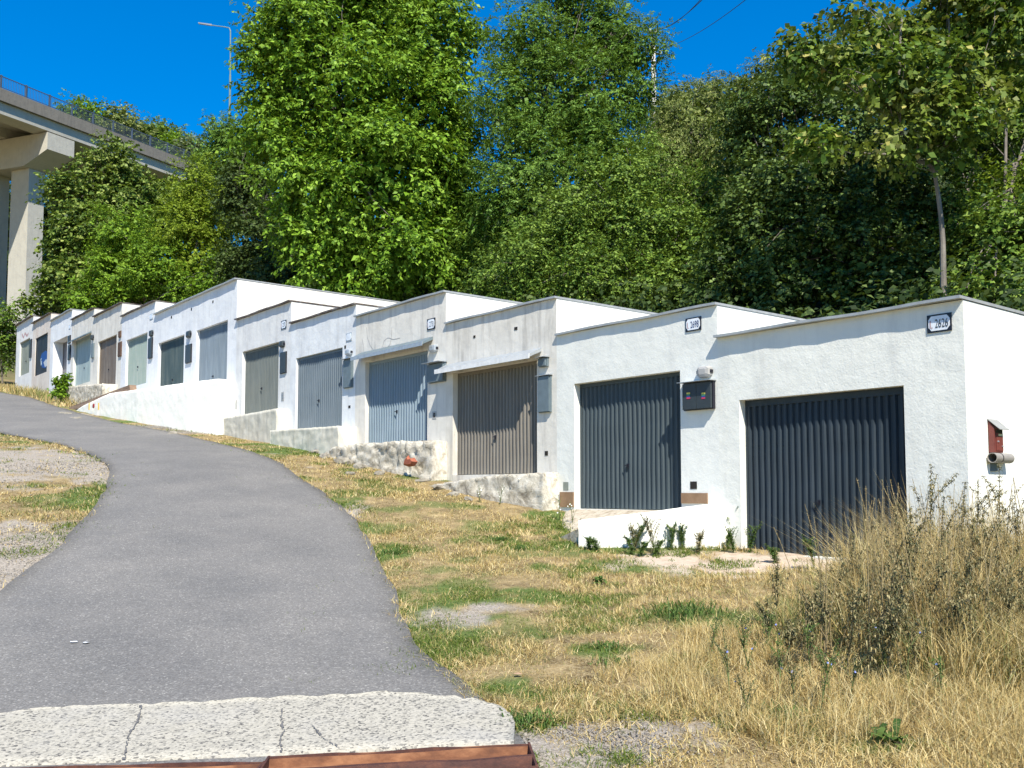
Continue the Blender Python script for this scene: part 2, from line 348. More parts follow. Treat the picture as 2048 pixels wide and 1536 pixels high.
# ------------------------------------------------------------------ rusty drain channels at the foot
rustm, t, b, o = nt('rusty_steel')
c = ramp(t, noise(t, 9, 8, .78, stretch=(1, 1.6, 1.6)), [(.035, .014, .011), (.075, .028, .019), (.13, .048, .026), (.26, .12, .06)], [.3, .48, .62, .78])
t.links.new(c, b.inputs['Base Color']); b.inputs['Roughness'].default_value = .75; b.inputs['Metallic'].default_value = .15
bump(t, b, [noise(t, 40, 5, .7)], [.4], [.006])
rusto = M('orange_rust_dust', [(.07, .03, .018), (.17, .07, .032), (.30, .14, .065)], 7, .9, bs=40, bst=.5, stretch=(.7, 1.3, 1.3))
def channel(xa, ya, xb, yb, label):
    tr = thing('drain_cover', (xa, ya, float(zxy(xa, ya))), label, 'drain cover', 'rusty steel drain covers')
    ux = np.array([xb-xa, yb-ya]); L = np.linalg.norm(ux); ux /= L; vy = np.array([ux[1], -ux[0]])
    prof = [(0, -.16), (0, .045), (.012, .045), (.03, .0), (.10, -.004)]
    d0 = .10
    for k in range(3): prof += [(d0, -.006), (d0+.21, -.014)]; d0 += .22
    prof += [(d0, .03), (d0+.01, -.16)]
    def pt(u, w, z):
        q = np.array([xa, ya])+ux*u+vy*w; return (q[0], q[1], float(zxy(xa, ya))*(1-u/L)+float(zxy(xb, yb))*u/L+.036+z)
    mb = MB(); n = len(prof); US = np.linspace(0, L, 9)
    vs = [pt(u, w, z+.003*math.sin(u*7+w*20)) for u in US for (w, z) in prof]
    fs = [(i*n+j, i*n+j+1, (i+1)*n+j+1, (i+1)*n+j) for i in range(8) for j in range(n-1)]
    mb.add(vs, fs); mb.build('ribbed_plate', rusto, tr)
    for k in range(4):
        w0 = -.006 if k == 0 else .02+.19*k; ww = .02 if k == 0 else .05; r_ = MB(); vs = []
        for u_ in US:
            jz = .004*math.sin(u_*9+k*2)+.003*math.sin(u_*23+k)
            vs += [pt(u_, w0-.002, -.012), pt(u_, w0+(.004 if k == 0 else .018), .048+jz), pt(u_, w0+ww, .048+jz), pt(u_, w0+ww+(.006 if k == 0 else .02), -.012)]
        r_.add(vs, [(i*4+q, i*4+(q+1) % 4, i*4+4+(q+1) % 4, i*4+4+q) for i in range(8) for q in range(4)]+[(0, 1, 2, 3), (32, 33, 34, 35)]); r_.build('rib', rustm, tr)
    for uu in (-.012, L):
        e = MB(); e.box8([pt(uu, -.01, -.16), pt(uu+.012, -.01, -.16), pt(uu+.012, d0+.02, -.16), pt(uu, d0+.02, -.16), pt(uu, -.01, .05), pt(uu+.012, -.01, .05), pt(uu+.012, d0+.02, .05), pt(uu, d0+.02, .05)]); e.build('end_plate', rustm, tr)
g1, g2 = G(540, 1514, .085), G(1056, 1487, .085)
channel(g1[0], g1[1], g2[0], g2[1], 'wide rusty ribbed steel drain cover below the pale concrete strip')
g0 = G(536, 1521, .085); _l = G(0, 1534, .085); gl = (-3.2, _l[1]-.01)
channel(gl[0], gl[1], g0[0]-.02, g0[1]-.02, 'thin rusty steel drain edge left of the wide ribbed cover')

# ------------------------------------------------------------------ garages
W1 = plaster('white_stucco', (.78, .775, .70), (.66, .655, .60), .45, (.5, .49, .46), .6, .4, 42)
W2 = plaster('bluish_white_stucco', (.76, .76, .70), (.66, .66, .60), .35, (.48, .48, .47), .5, .25, 45)
W3 = plaster('weathered_beige_plaster', (.71, .675, .60), (.50, .465, .40), .55, (.27, .25, .22), .3, .75)
W4 = plaster('weathered_grey_plaster', (.71, .68, .61), (.56, .53, .47), .55, (.32, .30, .28), .3, .6)
W5 = plaster('patched_bluish_plaster', (.72, .735, .735), (.52, .54, .56), .6, (.42, .42, .42), .4, .5)
W6 = plaster('pale_grey_plaster', (.70, .70, .68), (.50, .51, .53), .5, (.40, .38, .36), .3, .5)
W7 = plaster('limewashed_plaster', (.73, .745, .75), (.52, .55, .60), .5, (.44, .44, .44), .4, .35)
W10 = plaster('cream_grey_plaster', (.68, .66, .60), (.46, .44, .40), .5, (.32, .28, .24), .3, .6)
W12 = plaster('pinkish_flaking_plaster', (.64, .59, .53), (.54, .43, .37), .6, (.33, .27, .22), .3, .6)
CREAM = plaster('cream_white_side_plaster', (.78, .76, .70), (.70, .67, .58), .3, (.55, .5, .42), .25, .2)
FLASH = flat('grey_sheet_metal', (.40, .41, .40), .5, .3)
FLASHD = M('rusty_dark_sheet_metal', [(.05, .04, .035), (.12, .09, .07), (.26, .25, .24)], 6, .6, .3)
DARKM = flat('dark_grey_painted_metal', (.035, .045, .05), .45)
GREYM = flat('grey_painted_box_metal', (.13, .17, .19), .5)
LIGHTM = flat('galvanised_metal', (.42, .45, .47), .4, .4)
GLASSY = flat('frosted_grey_plastic', (.38, .37, .35), .35)
BLACK = flat('black_enamel', (.012, .012, .02), .3)
WHITEP = flat('white_enamel', (.74, .77, .80), .25)
REDP = flat('faded_red_enamel', (.30, .06, .05), .4)
HOLE = flat('dark_recess', (.02, .018, .015), .9)

def text_mesh(txt, sx, sz):
    cu = bpy.data.curves.new('txt', 'FONT'); cu.body = txt; cu.size = 1; cu.extrude = 0; cu.offset = -.002
    ob = bpy.data.objects.new('txt', cu); C.objects.link(ob); dg = bpy.context.evaluated_depsgraph_get()
    me = bpy.data.meshes.new_from_object(ob.evaluated_get(dg)); bpy.data.objects.remove(ob)
    v = np.zeros(len(me.vertices)*3); me.vertices.foreach_get('co', v); v = v.reshape(-1, 3)
    v[:, 0] -= v[:, 0].min(); v[:, 1] -= v[:, 1].min()
    v[:, 0] *= sx/v[:, 0].max(); v[:, 1] *= sz/v[:, 1].max()
    return me, v
def lettering(txt, s_left, z0, wdt, hgt, t, mat, parent, name='lettering'):
    me, v = text_mesh(txt, wdt, hgt); off = np.array(root_loc(parent))
    q = np.stack([P0[0]+D[0]*(s_left-v[:, 0])+N[0]*t, P0[1]+D[1]*(s_left-v[:, 0])+N[1]*t, z0+v[:, 1]], 1)-off
    me.vertices.foreach_set('co', q.astype(np.float32).ravel()); me.update()
    return link(name, me, mat, parent)
def fr(u0, v0, u1, v1):
    um = (u0+u1)/2; vm = (v0+v1)/2
    return fac(u1, vm)[0], fac(u0, vm)[0], fac(um, v1)[1], fac(um, v0)[1]     # s_right, s_left, z0, z1

def wall_front(mb, s0, s1, z0, z1, ops, r):
    ops = sorted(ops); xs = s0
    for (a, b_, c_, d_) in ops:
        mb.quad(F(xs, 0, z0), F(a, 0, z0), F(a, 0, z1), F(xs, 0, z1))
        mb.quad(F(a, 0, d_), F(b_, 0, d_), F(b_, 0, z1), F(a, 0, z1))
        mb.quad(F(a, 0, z0), F(b_, 0, z0), F(b_, 0, c_), F(a, 0, c_))
        mb.quad(F(a, 0, c_), F(a, r, c_), F(a, r, d_), F(a, 0, d_)); mb.quad(F(b_, 0, c_), F(b_, r, c_), F(b_, r, d_), F(b_, 0, d_))
        mb.quad(F(a, 0, d_), F(b_, 0, d_), F(b_, r, d_), F(a, r, d_)); mb.quad(F(a, 0, c_), F(b_, 0, c_), F(b_, r, c_), F(a, r, c_))
        xs = b_
    mb.quad(F(xs, 0, z0), F(s1, 0, z0), F(s1, 0, z1), F(xs, 0, z1))

def door(parent, op, r, mat, ribs=25, depth=.02, top=.045, frame=None, flatdoor=False, rivets=None):
    a, b_, c_, d_ = op
    mb = MB(); x0 = a+.03; x1 = b_-.03; zt = d_-top; zb = c_+.012
    p = (x1-x0)/ribs; prof = []
    if flatdoor:
        prof = [(x0, 0), (x1, 0)]
    else:
        for k in range(ribs):
            q = x0+k*p; prof += [(q, 0), (q+p*.38, 0), (q+p*.57, -depth), (q+p*.87, -depth)]
        prof.append((x1, 0))
    zs = np.linspace(zb, zt, 7); n = len(prof)
    jig = lambda s, z: .004*math.sin(s*5.1+z*2.3)+.003*math.sin(z*7+s*3)
    vs = [F(s, r+t+jig(s, z), z) for z in zs for (s, t) in prof]
    mb.add(vs, [(i*n+j, i*n+j+1, (i+1)*n+j+1, (i+1)*n+j) for i in range(6) for j in range(n-1)])
    for zz in (rivets or ()):
        for k in range(ribs):
            q = x0+k*p+p*.2; mb.fbox(q-.005, q+.005, r-.008, r+.002, zz, zz+.01)
    dd = mb.build('door', mat, parent)
    f = MB(); fw = .032
    f.fbox(a+.002, a+fw, r-.03, r+.03, c_, d_-.002); f.fbox(b_-fw, b_-.002, r-.03, r+.03, c_, d_-.002); f.fbox(a+fw, b_-fw, r-.032, r+.03, d_-top-.01, d_-.003)
    f.build('frame', frame or mat, dd)
    h = MB(); sm_ = (a+b_)/2+.05; h.fbox(sm_-.012, sm_+.012, r-depth-.022, r-depth+.004, c_+.62, c_+.68); h.fbox(sm_-.004, sm_+.05, r-depth-.032, r-depth-.02, c_+.645, c_+.66)
    h.build('handle', BLACK, dd)
    return dd

def plate(parent, px, txt=None, red='I.', mat_n=None, worn=False):
    s0, s1, z0, z1 = fr(*px); t0 = -.012
    mb = MB(); mb.fbox(s0, s1, t0, -.001, z0, z1)
    pl = mb.build('number_plate', BLACK if not worn else LIGHTM, parent)
    w = s1-s0; h = z1-z0; e = .09*h; c_ = .2*h
    pts = [(s0+e+c_*.8, z0+e), (s1-e-c_*.8, z0+e), (s1-e, z0+e+c_), (s1-e, z1-e-c_), (s1-e-c_*.8, z1-e), (s0+e+c_*.8, z1-e), (s0+e, z1-e-c_), (s0+e, z0+e+c_)]
    mb = MB(); mb.add([F(a, t0-.004, b_) for a, b_ in pts]+[F(a, t0+.002, b_) for a, b_ in pts], [tuple(range(8)), tuple(range(8, 16))]+[(i, (i+1) % 8, 8+(i+1) % 8, 8+i) for i in range(8)])
    mb.build('enamel_face', WHITEP, pl)
    if txt:
        lettering(txt, s0+w*.655, z0+h*.24, w*.53, h*.48, t0-.007, mat_n or BLACK, pl)
        lettering(red, s1-w*.13, z0+h*.22, w*.1, h*.46, t0-.007, REDP, pl, 'red_lettering')
def metal_box(parent, px, mat, thick=.07, cap=None, name='meter_box', split=False, handle=True):
    s0, s1, z0, z1 = fr(*px); mb = MB(); mb.fbox(s0, s1, -thick*.6, -.001, z0, z1)
    o_ = mb.build(name, BLACK if mat is DARKM else mat, parent, bevel=.003)
    e = .012; d_ = MB()
    if split: mid = (s0+s1)/2; d_.fbox(s0+e, mid-.002, -thick, -thick*.6+.001, z0+e, z1-e); d_.fbox(mid+.002, s1-e, -thick, -thick*.6+.001, z0+e, z1-e)
    else: d_.fbox(s0+e, s1-e, -thick, -thick*.6+.001, z0+e, z1-e)
    d_.build('box_door', mat, o_, bevel=.002)
    if cap:
        k = MB(); k.fbox(s0-.02, s1+.03, -thick-cap, .0-.002, z1+.004, z1+.03, dz=.02); k.build('rain_cover', LIGHTM, o_)
    return o_
def lamp(parent, px, mat=None, rnd=False):
    s0, s1, z0, z1 = fr(*px); sc_, zc = (s0+s1)/2, (z0+z1)/2; w = (s1-s0)/2; h = (z1-z0)/2
    mb = MB(); n = 12
    def ring(k, t): return [F(sc_+w*k*max(-.86, min(.86, math.cos(2*math.pi*i/n)*1.15))/.86, t, zc+h*k*max(-.9, min(.9, math.sin(2*math.pi*i/n)*1.15))/.9) for i in range(n)]
    rings = [ring(1, -.002), ring(1, -.04), ring(.85, -.075), ring(.5, -.09)]
    mb.add([p for r_ in rings for p in r_], [(i*n+j, i*n+(j+1) % n, (i+1)*n+(j+1) % n, (i+1)*n+j) for i in range(3) for j in range(n)]+[tuple(range(3*n, 4*n))])
    o_ = mb.build('wall_lamp', mat or GLASSY, parent)
    for k in (-1.12, .98):
        g_ = MB(); g_.fbox(sc_+w*k, sc_+w*(k+.14), -.05, -.003, zc-h*.3, zc+h*.3); g_.build('clip', BLACK, o_)
def hole(parent, px, mat=None, name='vent', grid=False):
    s0, s1, z0, z1 = fr(*px); mb = MB(); mb.fbox(s0, s1, -.006, .03, z0, z1)
    o_ = mb.build(name, mat or HOLE, parent)
    if grid:
        g_ = MB()
        for k in range(1, 6): zz = z0+(z1-z0)*k/6; g_.fbox(s0, s1, -.012, -.0065, zz-.006, zz+.006)
        g_.build('slat', LIGHTM, o_)
def awning(parent, u0, v0, u1, v1, out, th, mat, lip=None):
    s0, z_ = fac(u1, v1); s1 = fac(u0, v0)[0]; z_ = (z_+fac(u0, v0)[1])/2
    mb = MB(); mb.box8([F(s0, -out, z_-th-.05), F(s1, -out, z_-th-.05), F(s1, -.002, z_-th+.06), F(s0, -.002, z_-th+.06), F(s0, -out, z_-.045), F(s1, -out, z_-.045), F(s1, -.002, z_+.09), F(s0, -.002, z_+.09)])
    o_ = mb.build('awning', mat, parent)
    if lip:
        l = MB(); l.fbox(s0-.003, s1+.003, -out-.012, -out-.001, z_-th-.075, z_-.03); l.build('lip', lip, o_)
def stroke(parent, pts, mat, w=.006, name='graffiti'):
    mb = MB(); P = [fac(*q) for q in pts]
    P = resample(P, 24)
    for i in range(23):
        (a, za), (b_, zb) = P[i], P[i+1]; dx, dz = b_-a, zb-za; l = math.hypot(dx, dz)+1e-6; nx, nz = -dz/l*w, dx/l*w
        mb.quad(F(a-nx, -.003, za-nz), F(a+nx, -.003, za+nz), F(b_+nx, -.003, zb+nz), F(b_-nx, -.003, zb-nz))
    mb.build(name, mat, parent)

GAR = {}
def garage(k, s0, s1, ztop, ops, r, wall, label, e=.06, flash=None, depth=5.6, side=None, fl_th=.028):
    z0 = float(zst(s0, 0.))-.7; e *= 1.2
    root = thing('garage', F(s0, 0, float(zst((s0+s1)/2, 0.))), label, 'garage', 'row of concrete garages stepping up the hill')
    zt = ztop-.03
    mb = MB(); wall_front(mb, s0, s1, z0, zt, ops, r if r > .05 else .05)
    for (a, b_, c_, d_) in ops: mb.quad(F(a-.2, r+.04, c_-.2), F(b_+.2, r+.04, c_-.2), F(b_+.2, r+.04, d_+.2), F(a-.2, r+.04, d_+.2))
    mb.build('front_wall', wall, root)
    sw = MB()
    sw.quad(F(s0, .0, z0), F(s0, depth, z0), F(s0, depth, zt), F(s0, .0, zt))
    sw.quad(F(s1, .0, z0), F(s1, depth, z0), F(s1, depth, zt), F(s1, .0, zt)); sw.quad(F(s0, depth, z0), F(s1, depth, z0), F(s1, depth, zt), F(s0, depth, zt))
    sw.build('side_wall', side or wall, root)
    # roof slab with an uneven front edge
    n = 26; ss = np.linspace(s0-.012, s1-.004, n); mb = MB(); vs = []
    for i, s in enumerate(ss):
        ee = e*(1+.05*math.sin(s*4+k)+.04*math.sin(s*11.7+k*2)); zz = .006*math.sin(s*3.3+k)
        vs += [F(s, -ee, ztop-fl_th+zz), F(s, -ee, ztop+zz+.004), F(s, depth+.05, ztop+.004), F(s, depth+.05, ztop-fl_th)]
    fs = [(i*4+j, i*4+(j+1) % 4, i*4+4+(j+1) % 4, i*4+4+j) for i in range(n-1) for j in range(4)]+[(0, 1, 2, 3), tuple((n-1)*4+j for j in range(4))]
    mb.add(vs, fs); mb.build('roof', flash or FLASH, root)
    GAR[k] = root; return root

G_label = {
 1: 'nearest white stucco garage with black ribbed door and house number 2626',
 2: 'white stucco garage numbered 2698 with anthracite ribbed door and dark double meter box',
 3: 'weathered beige garage with brown-grey ribbed door under a long white awning',
 4: 'weathered grey-beige garage with light blue ribbed door under a dark awning',
 5: 'patchy bluish-white garage with blue-grey ribbed door and narrow capped meter box',
 6: 'pale garage with grey-green ribbed door and a narrow dark meter box',
 7: 'tallest double-width white garage with two ribbed doors above the white retaining wall',
 8: 'bluish-white garage with faded green-teal door left of the double garage',
 9: 'pale garage with brown rusty door beside brown meter box',
 10: 'greyish garage with pale blue peeling door under a small awning',
 11: 'white garage with deeply recessed grey door behind a small leafy bush',
 12: 'pinkish flaking garage with black door opening and blue graffiti',
 13: 'farthest small white garage with grey-green door at the top of the row'}
dm = {
 1: metal('anthracite_door_paint', (.030, .041, .051), (.042, .055, .068), rusta=.0, rough=.36),
 2: metal('slate_door_paint', (.055, .072, .080), (.068, .086, .094), rusta=.0, rough=.42),
 3: metal('brown_grey_door_paint', (.20, .185, .16), (.155, .14, .12), (.16, .17, .13), .6, .45),
 4: metal('light_blue_door_paint', (.22, .28, .33), (.18, .24, .28), (.35, .38, .38), .5, .4),
 5: metal('blue_grey_door_paint', (.115, .145, .17), (.14, .17, .195), (.25, .28, .28), .4, .4),
 6: metal('grey_green_door_paint', (.11, .125, .12), (.14, .155, .145), (.2, .2, .17), .3, .42),
 7: metal('steel_blue_door_paint', (.13, .165, .20), (.18, .22, .26), (.35, .35, .33), .4, .4),
 71: metal('dark_teal_door_paint', (.035, .055, .060), (.07, .09, .09), (.2, .2, .18), .3, .4),
 8: metal('faded_green_door_paint', (.20, .26, .24), (.27, .31, .29), (.3, .28, .22), .5, .5),
 9: metal('rusty_brown_door', (.13, .10, .075), (.22, .19, .16), (.09, .05, .03), .8, .6),
 10: metal('peeling_pale_blue_door', (.34, .42, .42), (.25, .31, .31), (.5, .5, .46), .7, .6),
 11: metal('grey_door_paint', (.17, .16, .17), (.20, .19, .20), rusta=.2, rough=.5),
 12: metal('black_door_paint', (.02, .025, .03), (.035, .04, .045), rusta=.0, rough=.5),
 13: metal('green_grey_door_paint', (.25, .27, .22), (.17, .19, .16), (.3, .3, .22), .5, .5)}
#        k   s0     s1     ztop   openings                                   r    wall
g = garage(1, 0, 3.29, 2.05, [(.69, 2.95, -.80, 1.165)], .15, W1, G_label[1], .075)
door(g, (.69, 2.95, -.80, 1.165), .15, dm[1], 24, .03, .075, rivets=(.55, -.22))
plate(g, (1855, 628, 1904, 664), '2626')
for px in ((1437, 1038, 1454, 1058),):
    s0, s1, z0, z1 = fr(*px); mb = MB(); mb.fbox(s0, s1, -.008, .03, z0, z1); o_ = mb.build('glass_block', flat('pale_blue_glass_block', (.50, .58, .66), .15), g)
    q = MB(); q.fbox((s0+s1)/2-.006, (s0+s1)/2+.006, -.012, -.0085, z0, z1)
    for kk in (.33, .66): q.fbox(s0, s1, -.0115, -.0082, z0+(z1-z0)*kk-.006, z0+(z1-z0)*kk+.006)
    q.build('mortar_joint', WHITEP, o_)
g = garage(2, 3.29, 6.53, 2.495, [(3.95, 6.12, -.29, 1.655)], .15, W2, G_label[2], .045)
door(g, (3.95, 6.12, -.29, 1.655), .15, dm[2], 23, .024, .05)
plate(g, (1372, 635, 1403, 662), '2698', mat_n=flat('navy_enamel', (.02, .03, .12), .3))
bx = metal_box(g, (1372, 765, 1431, 820), DARKM, .09, .07, split=True)
for du, cc in ((1382, 0), (1412, 0)):
    for q, cl in enumerate(((.75, .62, .12), (.05, .25, .12), (.04, .06, .25), (.55, .04, .10))):
        s0, s1, z0, z1 = fr(du, 786+q*3.2-du*.0, du+7, 789+q*3.2); mb = MB(); mb.fbox(s0, s1, -.094, -.0905, z0, z1); mb.build('sticker', flat('sticker_colour', cl, .5), bx)
lamp(g, (1399, 733, 1425, 755))
hole(g, (1381, 963, 1394, 978)); hole(g, (1127, 964, 1137, 980), flat('green_grey_glass', (.22, .25, .22), .3))
BROWN = M('brown_board', [(.22, .13, .07), (.30, .19, .11)], 7, .8)
for px in ((1121, 984, 1148, 1014), (1364, 986, 1416, 1007)):
    s0, s1, z0, z1 = fr(*px); mb = MB(); mb.fbox(s0, s1, -.02, -.001, z0, z1); mb.build('base_board', BROWN, g)
g = garage(3, 6.53, 9.64, 3.105, [(7.02, 9.41, .27, 2.14)], .14, W3, G_label[3], .045, side=CREAM)
door(g, (7.02, 9.41, .27, 2.14), .14, dm[3], 25, .03, .05)
awning(g, 893, 741, 1083, 703, .26, .035, LIGHTM, flat('white_lip_paint', (.72, .72, .70), .5))
metal_box(g, (1082, 716, 1098, 734), GREYM, .08, .05, 'junction_box'); metal_box(g, (1080, 752, 1104, 825), GREYM, .06, .025)
for px in ((1029, 654, 1035, 660), (947, 671, 951, 676), (1090, 902, 1096, 911), (888, 912, 891, 919)): hole(g, px, name='drain_hole')
g = garage(4, 9.64, 13.02, 3.715, [(10.25, 12.60, .92, 2.675)], .12, W4, G_label[4], .06, side=CREAM)
door(g, (10.25, 12.60, .92, 2.675), .12, dm[4], 24, .03, .05)
awning(g, 722, 713, 866, 683, .24, .03, GREYM, LIGHTM)
metal_box(g, (861, 727, 893, 765), GREYM, .08, .12); lamp(g, (863, 690, 876, 705), LIGHTM)
plate(g, (855, 637, 871, 659), '2731', worn=False); hole(g, (865, 823, 873, 838), GLASSY); hole(g, (867, 826, 871, 835), name='drain_hole')
GRAF = flat('faded_grey_spray_paint', (.42, .40, .38), .9)
stroke(g, [(733, 655), (735, 675), (740, 690), (747, 700), (752, 703)], GRAF); stroke(g, [(724, 676), (727, 690), (727, 703)], GRAF)
stroke(g, [(784, 655), (783, 675), (780, 690), (770, 698), (765, 694), (768, 682), (776, 675), (786, 679), (800, 676)], GRAF)
g = garage(5, 13.02, 16.17, 4.005, [(13.60, 15.87, 1.38, 3.115)], .09, W5, G_label[5], .055, FLASHD, side=CREAM)
door(g, (13.60, 15.87, 1.38, 3.115), .09, dm[5], 24, .03, .05)
metal_box(g, (690, 719, 707, 776), GREYM, .06, .06); lamp(g, (695, 699, 705, 711), LIGHTM); plate(g, (693, 666, 704, 682), worn=True)
hole(g, (689, 691, 692, 697), name='drain_hole'); hole(g, (697, 811, 701, 816), name='drain_hole')
g = garage(6, 16.17, 19.47, 4.555, [(16.83, 19.04, 1.93, 3.635)], .12, W6, G_label[6], .06, FLASHD, side=CREAM)
door(g, (16.83, 19.04, 1.93, 3.635), .12, dm[6], 24, .028, .05)
metal_box(g, (562, 704, 574, 747), DARKM, .04); lamp(g, (563, 682, 570, 695), DARKM); plate(g, (563, 641, 573, 658), '27', red='I.')
hole(g, (563, 784, 568, 802), GLASSY, grid=True)
g = garage(7, 19.47, 26.09, 5.67, [(20.08, 22.39, 2.55, 4.64), (23.41, 25.73, 2.75, 4.67)], .12, W7, G_label[7], .075, side=CREAM)
door(g, (20.08, 22.39, 2.55, 4.64), .12, dm[7], 24, .03, .05); door(g, (23.41, 25.73, 2.75, 4.67), .12, dm[71], 24, .03, .05)
metal_box(g, (373, 689, 384, 726), DARKM, .05); lamp(g, (376, 662, 383, 676), DARKM)
hole(g, (458, 765, 461, 773), LIGHTM); hole(g, (471, 800, 474, 818), GLASSY, grid=True)
for q in ((425, 601), (342, 632), (382, 616)): hole(g, (q[0], q[1], q[0]+2, q[1]+5), name='drain_hole')
g = garage(8, 26.09, 29.66, 6.115, [(26.84, 29.09, 3.50, 5.18)], .11, W7, G_label[8], .07, FLASHD, side=CREAM)
door(g, (26.84, 29.09, 3.50, 5.18), .11, dm[8], 24, .025, .05)
metal_box(g, (299, 676, 306, 717), DARKM, .06); lamp(g, (302, 661, 307, 673), DARKM); plate(g, (300, 628, 306, 639), worn=True)
g = garage(9, 29.66, 33.18, 6.605, [(30.23, 32.54, 3.75, 5.545)], .10, W10, G_label[9], .075, FLASHD, side=W10)
door(g, (30.23, 32.54, 3.75, 5.545), .10, dm[9], 4, .005, .03)
RB = flat('dark_rusty_box', (.09, .05, .03), .7); metal_box(g, (238, 684, 244, 713), RB, .05); metal_box(g, (239, 662, 243, 675), RB, .05, name='junction_box')
g = garage(10, 33.18, 36.40, 6.94, [(33.52, 36.05, 4.15, 6.03)], .13, W10, G_label[10], .075, FLASHD)
door(g, (33.52, 36.05, 4.15, 6.03), .13, dm[10], 3, .004, .03)
awning(g, 144.5, 684.5, 183, 665.5, .2, .03, GREYM); metal_box(g, (185, 687, 189, 716), GREYM, .06); lamp(g, (185, 670, 188, 680), DARKM)
g = garage(11, 36.40, 39.95, 7.385, [(37.07, 39.40, 4.5, 6.37)], .42, W7, G_label[11], .08)
door(g, (37.07, 39.40, 4.5, 6.37), .42, dm[11], 1, .001, .03, flatdoor=True)
metal_box(g, (138, 690, 142, 720), DARKM, .06); metal_box(g, (138, 671, 142, 687), DARKM, .06, name='junction_box'); plate(g, (138, 650, 141, 658), worn=True)
g = garage(12, 39.95, 43.35, 7.745, [(40.47, 42.78, 5.2, 6.955)], .06, W12, G_label[12], .09, FLASHD)
d_ = door(g, (40.47, 42.78, 5.2, 6.955), .06, dm[12], 4, .004, .03)
for c_, sh in (((.01, .07, .26), [(40.5, 5.55), (40.9, 5.4), (41.6, 5.5), (42.0, 5.9), (41.7, 6.15), (41.0, 6.2), (40.6, 6.1)]), ((.45, .5, .55), [(40.6, 5.5), (41.0, 5.45), (41.3, 5.7), (40.9, 5.8), (40.6, 5.75)]), ((.02, .02, .03), [(41.0, 5.75), (41.5, 5.7), (41.6, 5.9), (41.1, 5.95)]), ((.4, .48, .55), [(41.6, 5.65), (41.8, 5.6), (41.9, 5.9), (41.7, 5.95)])):
    mb = MB(); tt = .048-.004*(c_[0]+c_[1]); mb.add([F(a, tt, b_) for a, b_ in sh], [tuple(range(len(sh)))]); mb.build('graffiti', flat('spray_paint', c_, .6), d_)
g = garage(13, 43.35, 46.88, 8.12, [(43.90, 46.06, 5.5, 7.155)], .10, W6, G_label[13], .10, FLASHD)
door(g, (43.90, 46.06, 5.5, 7.155), .10, dm[13], 6, .01, .03)
metal_box(g, (61, 679, 64, 715), DARKM, .06)
PINK = flat('faded_pink_spray_paint', (.45, .28, .28), .9)
stroke(g, [(44, 668), (47, 676), (50, 666), (54, 672), (57, 666)], PINK, .05)
# small sheds / pipes on the low roofs seen between the steps
mb = MB(); mb.fbox(6.56, 6.50, .02, 3.2, 2.55, 2.9)

# ------------------------------------------------------------------ rough plinths, retaining wall
def block(name, ss, tf, zt, zb, mat, label, cat, amp=.03, seed=1, parent=None, nz=16, tb=.03, group=None, topn=6):
    ss = np.asarray(ss); n = int(max(12, (ss[-1]-ss[0])/.045)); S_ = np.linspace(ss[0], ss[-1], n)
    tf_ = np.interp(S_, ss, tf); zt_ = np.interp(S_, ss, zt); zb_ = np.interp(S_, ss, zb)
    V = []
    for i, s in enumerate(S_):
        row = []
        for j in range(topn): q = j/topn; row.append((s, tb*(1-q)+tf_[i]*q, zt_[i]))
        for j in range(nz+1): q = j/nz; row.append((s, tf_[i], zt_[i]*(1-q)+zb_[i]*q))
        V.append(row)
    V = np.array(V); m_ = V.shape[1]
    nz1 = fbm(V[..., 0]*3+seed*7, V[..., 2]*5+V[..., 1]*3, seed)-.5;  nz2 = fbm(V[..., 0]*11, V[..., 2]*13+V[..., 1]*9, seed+4)-.5
    w = np.ones(m_); w[0] = 0
    V[..., 1] -= (nz1*amp*1.6+nz2*amp*1.5)*w[None]; V[..., 2] += (nz2*amp*.9)*w[None]
    for e_ in (0, -1): V[e_, :, 0] += nz1[e_]*amp
    Wd = np.array(P0)[None, None]+V[..., 0:1]*D+V[..., 1:2]*N; V3 = np.concatenate([Wd, V[..., 2:3]], -1)
    off = np.array([*(P0+D*ss[0]), float(zb_[0])])
    ix = np.arange(n*m_).reshape(n, m_); fc = np.stack([ix[:-1, :-1], ix[1:, :-1], ix[1:, 1:], ix[:-1, 1:]], -1).reshape(-1, 4)
    capv = []; extra = V3.reshape(-1, 3); caps = []
    for e_ in (0, n-1):
        base_ = np.array([[*(P0+D*V[e_, 0, 0]+N*tb), zb_[e_]]]); k_ = len(extra); extra = np.concatenate([extra, base_])
        caps.append(np.array([[ix[e_, j], ix[e_, j+1], k_] for j in range(m_-1)]))
    me = np_mesh(name, extra, [fc]+caps, off)
    o_ = link(name, me, mat, parent, tuple(off) if not parent else None); tag(o_, label, cat, group); return o_
PLN = plaster('cracked_cream_render', (.60, .57, .48), (.42, .40, .33), .7, (.30, .27, .22), .5, .5)
RUB = plaster('crumbling_rubble_render', (.50, .46, .37), (.22, .19, .15), .9, (.20, .17, .14), 1.0, .7, 14)
def rubble(name):
    m, t, b, o = nt(name)
    n1 = noise(t, 5, 9, .72, dist=.8); n2 = noise(t, 22, 6, .7)
    c = ramp(t, n1, [(.18, .16, .13), (.33, .30, .24), (.50, .46, .38), (.60, .57, .49)], [.32, .42, .5, .64])
    c = mix(t, ramp(t, n2, [(0, 0, 0), (.5,)*3], [.5, .7]), c, (.30, .25, .18)); t.links.new(c, b.inputs['Base Color']); b.inputs['Roughness'].default_value = .95; b.inputs['Specular IOR Level'].default_value = .1
    bump(t, b, [n1, n2], [.6, .5], [.05, .015]); return m
RUB = rubble('crumbling_rubble')
